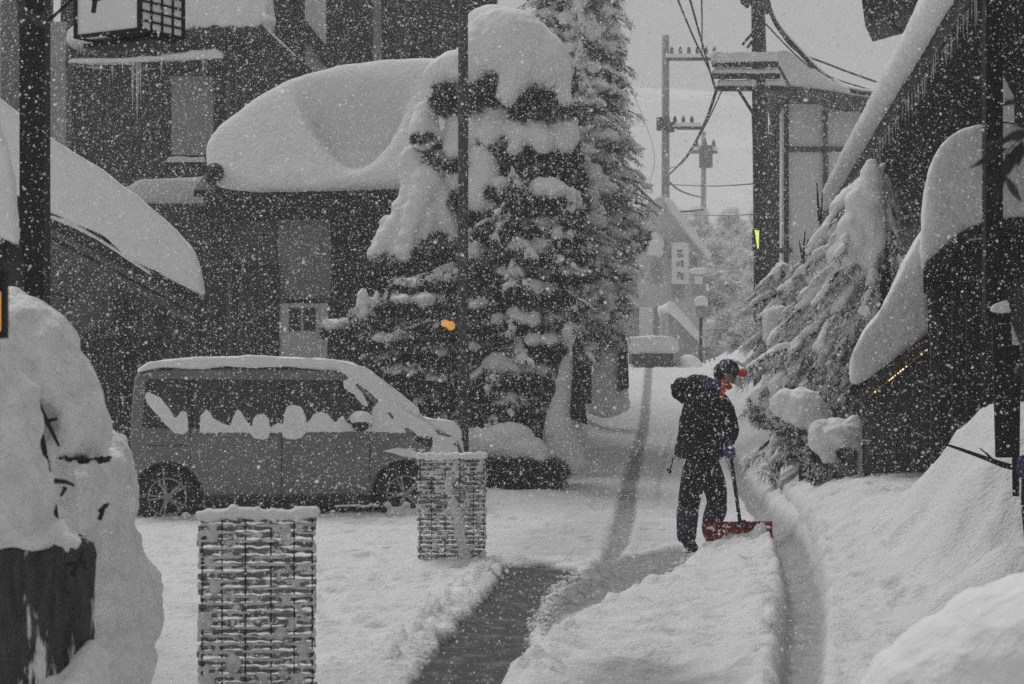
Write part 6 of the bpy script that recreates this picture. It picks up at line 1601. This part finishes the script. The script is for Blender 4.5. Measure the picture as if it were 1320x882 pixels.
# ------------------------------------------------------------------ far end of the street
def FAR(Y): return 50 + (Y - 50) * 2.2 if Y > 50 else Y
def far_end():  # far things are paled in their colours to stand in for haze
    Y = FAR(62.0)
    b = thing('street_end_house', 'pale misty house at the street end carrying a vertical white sign', 'building', (XW(850, Y), Y, gz(XW(850, Y), Y)))
    mb = MB(); mb.ppoly([(760, 300), (858, 250), (862, 262), (905, 330), (905, 560), (760, 560)], Y, Y + 9); mb.build('wall', mat('haze_paled_wall', .62, .5, scale=1, rough=.95, snow=.1), b)  # wall tone lightened, distance haze painted into its colour
    mb = MB(); mb.ppoly([(856, 250), (866, 256), (920, 330), (912, 334), (862, 268)], Y - .8, Y + 9); vox('roof_snow', mb, .12, 4, .05, 1, 0, parent=b)
    part(b, 'dark_opening', 806, 398, 823, 470, Y - .03, .1, 'plaster'); part(b, 'pale_shutter', 824, 396, 842, 470, Y - .05, .1, 'plaster_white'); part(b, 'dark_opening', 843, 396, 853, 470, Y - .03, .1, 'plaster')
    f = part(b, 'window', 840, 338, 852, 366, Y - .06, .1, 'plaster'); part(b, 'window', 868, 360, 881, 384, Y - .06, .1, 'plaster')
    part(b, 'window', 893, 332, 899, 360, Y - .06, .1, 'plaster')
    mb = MB(); pell(mb, 845, 315, 12, 16, Y - .3, .4); pbox(mb, 834, 320, 856, 330, Y - .6, .6); vox('sill_snow', mb, .07, 3, .03, 2, 0, parent=b)
    t = thing('vertical_sign', 'white vertical shop sign with three dark characters on the misty house', 'sign', W(877, 366, Y - .5))
    part(t, 'sign_board', 866, 317, 888, 366, Y - .62, .18, 'plaster_white'); part(t, 'bracket', 862, 330, 866, 333, Y - .5, .1, 'ink')
    # the three characters as brush strokes
    s = Y / FPX
    strokes = {0: [((-3, -3), (3, -4)), ((0, -5), (0, 4)), ((-4, 0), (-2, 2)), ((-3, 4), (4, 3)), ((-4, -5), (-3, -3)), ((2, 0), (4, 4))],
               1: [((-4, -4), (-4, 3)), ((-4, 0), (-1, 0)), ((-1, -4), (-1, 3)), ((1, -4), (4, -4)), ((1, -1), (4, -1)), ((1, 2), (4, 2)), ((2.5, -5), (2.5, 4))],
               2: [((-4, -3), (-1, -5)), ((-1, -5), (0, -3)), ((-4, 0), (-1, 0)), ((-3, -2), (-3, 4)), ((1, -3), (4, -3)), ((1, -3), (1, 4)), ((1, 0), (4, 0)), ((1, 4), (4, 4)), ((4, 0), (4, 4))]}
    for i, cy in enumerate((327, 341, 356)):
        mb = MB()
        for k, (a, c) in enumerate(strokes[i]):
            mb.beam(W(877 + a[0], cy + a[1], Y - .635 - .001 * k), W(877 + c[0], cy + c[1], Y - .635 - .001 * k), .008, 1.5 * s)
        mb.build('character', MT['wood_grey'], t, kind='stuff')  # dark strokes greyed, haze fade put into their colour
    mb = MB(); pell(mb, 877, 315, 13, 3, Y - .55, .14); mb.build('snow_cap', MT['snow'], t, smooth=True)
    Y = FAR(58.0)
    t = thing('small_notice', 'narrow white notice post at the foot of the long armed pole', 'sign', (XW(856, Y), Y, gz(XW(856, Y), Y)))
    part(t, 'notice_board', 851, 400, 862, 440, Y, .1, 'plaster_white'); part(t, 'notice_text', 855.4, 408, 857.6, 432, Y - .02, .015, 'wood_grey')
    part(t, 'post', 855, 440, 858, 490, Y + .02, .06, 'wood_grey')
    Y = FAR(57.0)
    t = thing('sloping_wall', 'dark stair wall with a sloping band of snow, right of the snow topped box', 'wall', (XW(885, Y), Y, gz(XW(885, Y), Y)))
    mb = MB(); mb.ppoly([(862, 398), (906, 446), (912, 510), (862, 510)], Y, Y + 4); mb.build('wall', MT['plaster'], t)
    mb = MB(); mb.ppoly([(860, 400), (860, 388), (868, 390), (886, 408), (908, 436), (910, 450)], Y - .3, Y + 4); vox('snow_cap', mb, .08, 4, .04, 1.5, 0, parent=t)
    Y = 52.0
    t = thing('snow_topped_box', 'dark low box under a flat slab of snow, left of the street end', 'box', (XW(841, Y), Y, gz(XW(841, Y), Y)))
    part(t, 'box_body', 814, 450, 868, 492, Y, 1.2, 'plaster_dark')
    mb = MB(); mb.ppoly([(808, 456), (806, 440), (812, 434), (845, 432), (868, 434), (876, 442), (874, 455)], Y - .2, Y + 1.4); vox('snow_cap', mb, .06, 6, .04, 2, .01, 7, parent=t, seed=151)
    mb = MB(); pell(mb, 888, 490, 26, 34, Y + .5, .8); pell(mb, 860, 500, 60, 26, Y, .9); pell(mb, 800, 500, 40, 34, Y, .9)
    o = vox('snow_heap', mb, .08, 4, .08, 1.5, .02, 6, seed=152); recentre(o, (XW(860, Y), Y, gz(XW(860, Y), Y))); tag(o, 'ploughed snow heap round the snow topped box', 'snow heap')
    Y = FAR(54.0); s = Y / FPX
    t = thing('globe_lamp', 'street lamp with a pale globe and a snow cap at the street end', 'street lamp', (XW(904, Y), Y, gz(XW(904, Y), Y)))
    mb = MB(); mb.tube([W(903.5, 490, Y), W(903.5, 408, Y)], .05, 8); mb.build('pole', MT['wood_dark'], t, smooth=True)
    mb = MB(); pell(mb, 904, 400, 8, 9, Y, .16); mb.build('globe', mat('lamp_globe', .3, .25, rough=.4), t, smooth=True)
    mb = MB(); mb.beam(W(899, 408, Y), W(910, 396, Y), .04, .04); mb.build('bracket', MT['wood_dark'], t)
    mb = MB(); pell(mb, 904, 389, 9, 8, Y, .17); mb.build('snow_cap', MT['snow'], t, smooth=True)
    t = thing('kerb_fence', 'low dark railing under the globe lamp', 'railing', (XW(908, Y), Y + 1, gz(XW(908, Y), Y)))
    for i in range(5): part(t, 'post', 896 + i * 6, 450, 898 + i * 6, 492, Y + 1, .05, 'plaster')
    part(t, 'rail', 895, 452, 922, 455, Y + .98, .05, 'plaster')
    # sign behind the globe lamp
    Y = FAR(60.0)
    t = thing('hanging_sign', 'square dark sign with snow on it above the globe lamp', 'sign', W(900, 380, Y))
    part(t, 'sign_board', 892, 352, 910, 381, Y, .2, 'plaster'); part(t, 'sign_face', 895, 356, 906, 366, Y - .02, .015, 'plaster_white')
    mb = MB(); pell(mb, 900, 350, 12, 5, Y + .1, .25); mb.build('snow_cap', MT['snow'], t, smooth=True)
    part(t, 'arm', 898, 381, 900, 384, Y + .05, .06, 'plaster')
    # snowy hillside garden trees choking the end of the street
    rnd = random.Random(21)
    spots = [(930, 380, 30, 64), (955, 360, 28, 66), (975, 400, 26, 58), (940, 425, 26, 60), (965, 440, 26, 54), (925, 330, 22, 70), (985, 350, 24, 56), (920, 440, 14, 62), (990, 440, 20, 48), (948, 300, 26, 78), (900, 290, 20, 80), (975, 300, 24, 76)]
    labs = ['round snow choked tree just right of the globe lamp', 'round snow choked tree at mid height in the street end', 'snow choked tree low beside the utility pole foot', 'snow choked bush above the cap of the person', 'snow choked bush right above the person', 'small faint tree above the round ones', 'faint tree touching the utility pole', 'tiny pale bush at the lamp foot', 'pale bush low by the right hand conifers', 'high faint tree on the slope, middle', 'high faint tree near the roof slope', 'high faint tree near the utility pole']
    for (x, y, r, Y), lb in zip(spots, labs):
        Y = FAR(Y)
        s = Y / FPX; gx = XW(x, Y)
        t = thing('snowy_tree', lb, 'tree', (gx, Y, gz(gx, Y)), group='snow choked trees at the street end')
        m_ = MB(); m_.tube([(gx, Y, gz(gx, Y) - .5), W(x, y, Y)], [.12, .05], 7); m_.build('trunk', MT['bark'], t)
        mb = MB(); pads = []
        for i in range(26):
            a = rnd.uniform(0, 6.3); q = rnd.uniform(.1, 1); xx, yy = x + math.cos(a) * r * q, y + math.sin(a) * r * q * 1.15
            rr = rnd.uniform(4, 8); c = W(xx, yy, Y); c.y += rnd.uniform(-.6, .6) * r * s
            mb.ell(c, (rr * s * 1.2, rr * s * 1.2, rr * s * .7), 8, 6); pads.append(((c.x, c.y, c.z - .10), (rr * s * 1.3, rr * s * 1.3, rr * s)))
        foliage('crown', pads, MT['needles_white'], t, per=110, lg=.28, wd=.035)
        vox('snow_load', mb, .09, 1, .07, 2.5, .03, 8, parent=t, kind='stuff', seed=int(x))
    # white hillside beyond
    n = 60; xs = np.linspace(-90, 110, n); ys = np.linspace(125, 240, 30); XX, YY = np.meshgrid(xs, ys); P = np.stack([XX.ravel(), YY.ravel(), 0 * XX.ravel()], 1)
    z = 3.0 + sstep(P[:, 1], 120, 236) * (36 + 5 * fbm(P, .03, 3, 3) - .10 * np.abs(P[:, 0] + 10)) + 1.6 * fbm(P, .15, 4, 4) - 1.5
    V = np.stack([P[:, 0], P[:, 1], z], 1); idx = np.arange(n * 30).reshape(30, n)
    fs = np.stack([idx[:-1, :-1], idx[:-1, 1:], idx[1:, 1:], idx[1:, :-1]], -1).reshape(-1, 4).tolist()
    mb = MB(); mb.add(V.tolist(), fs); o = mb.build('hill', mat('snowy_hillside', .8, .7, scale=.5, rough=.95, bump=0), smooth=True, fix=False); o['kind'] = 'structure'
far_end()

# ------------------------------------------------------------------ falling snow and haze
def falling_snow():
    rng = np.random.default_rng(99)
    n = 640000
    Y = 6.5 + 52 * rng.random(n) ** .92
    X = (rng.random(n) * 2 - 1) * (Y * .26 + 1.8) + .02 * Y; Z = CZ + (-.17 + .40 * rng.random(n)) * Y * 1.08
    keep = (Z > gbase(X, Y) + .05); X, Y, Z = X[keep], Y[keep], Z[keep]; n = len(X)
    r = .0018 + .0024 * rng.random(n) ** 2 + .0042 * rng.random(n) ** 14 + .00006 * Y
    V0 = np.array([(-1, 0, 0), (0, -.75, .3), (1, 0, 0), (0, .75, .3)], float)
    A = rng.normal(size=(n, 3, 3)); Q, _ = np.linalg.qr(A)
    V = np.einsum('vj,nij->nvi', V0, Q) * r[:, None, None] * (1 + .5 * rng.random((n, 4, 1)))
    V += np.stack([X, Y, Z], 1)[:, None, :]
    me = bpy.data.meshes.new('falling_snow'); me.vertices.add(n * 4); me.vertices.foreach_set('co', V.astype(np.float32).ravel())
    me.loops.add(n * 4); me.loops.foreach_set('vertex_index', np.arange(n * 4, dtype=np.int32))
    me.polygons.add(n); me.polygons.foreach_set('loop_start', np.arange(0, n * 4, 4, dtype=np.int32)); me.update(calc_edges=True)
    m = bpy.data.materials.new('snowflake'); m.use_nodes = True; b = m.node_tree.nodes['Principled BSDF']; b.inputs['Base Color'].default_value = (.9, .9, .9, 1); b.inputs['Roughness'].default_value = .9
    nt = m.node_tree; tr = nt.nodes.new('ShaderNodeBsdfTranslucent'); tr.inputs[0].default_value = (.95, .95, .95, 1); ms = nt.nodes.new('ShaderNodeMixShader'); ms.inputs[0].default_value = .5
    nt.links.new(b.outputs[0], ms.inputs[1]); nt.links.new(tr.outputs[0], ms.inputs[2]); nt.links.new(ms.outputs[0], nt.nodes['Material Output'].inputs['Surface'])
    me.materials.append(m); o = put('falling_snow', me, kind='stuff'); o['label'] = 'snowflakes falling thickly through the whole street'
falling_snow()

def haze():
    mb = MB(); mb.box((5, 112, 24), (230, 280, 54)); me = mb.mesh('haze', MT['snow']); me.materials.clear()
    m = bpy.data.materials.new('snow_haze'); m.use_nodes = True; nt = m.node_tree; nt.nodes.clear()
    o_ = nt.nodes.new('ShaderNodeOutputMaterial'); v = nt.nodes.new('ShaderNodeVolumePrincipled')
    v.inputs['Color'].default_value = (.97, .97, .975, 1); v.inputs['Density'].default_value = HAZE; v.inputs['Anisotropy'].default_value = .2
    nt.links.new(v.outputs[0], o_.inputs['Volume']); me.materials.append(m)
    o = put('haze', me, kind='stuff'); o['label'] = 'pale snow haze filling the street'
HAZE = 0.0023
haze()
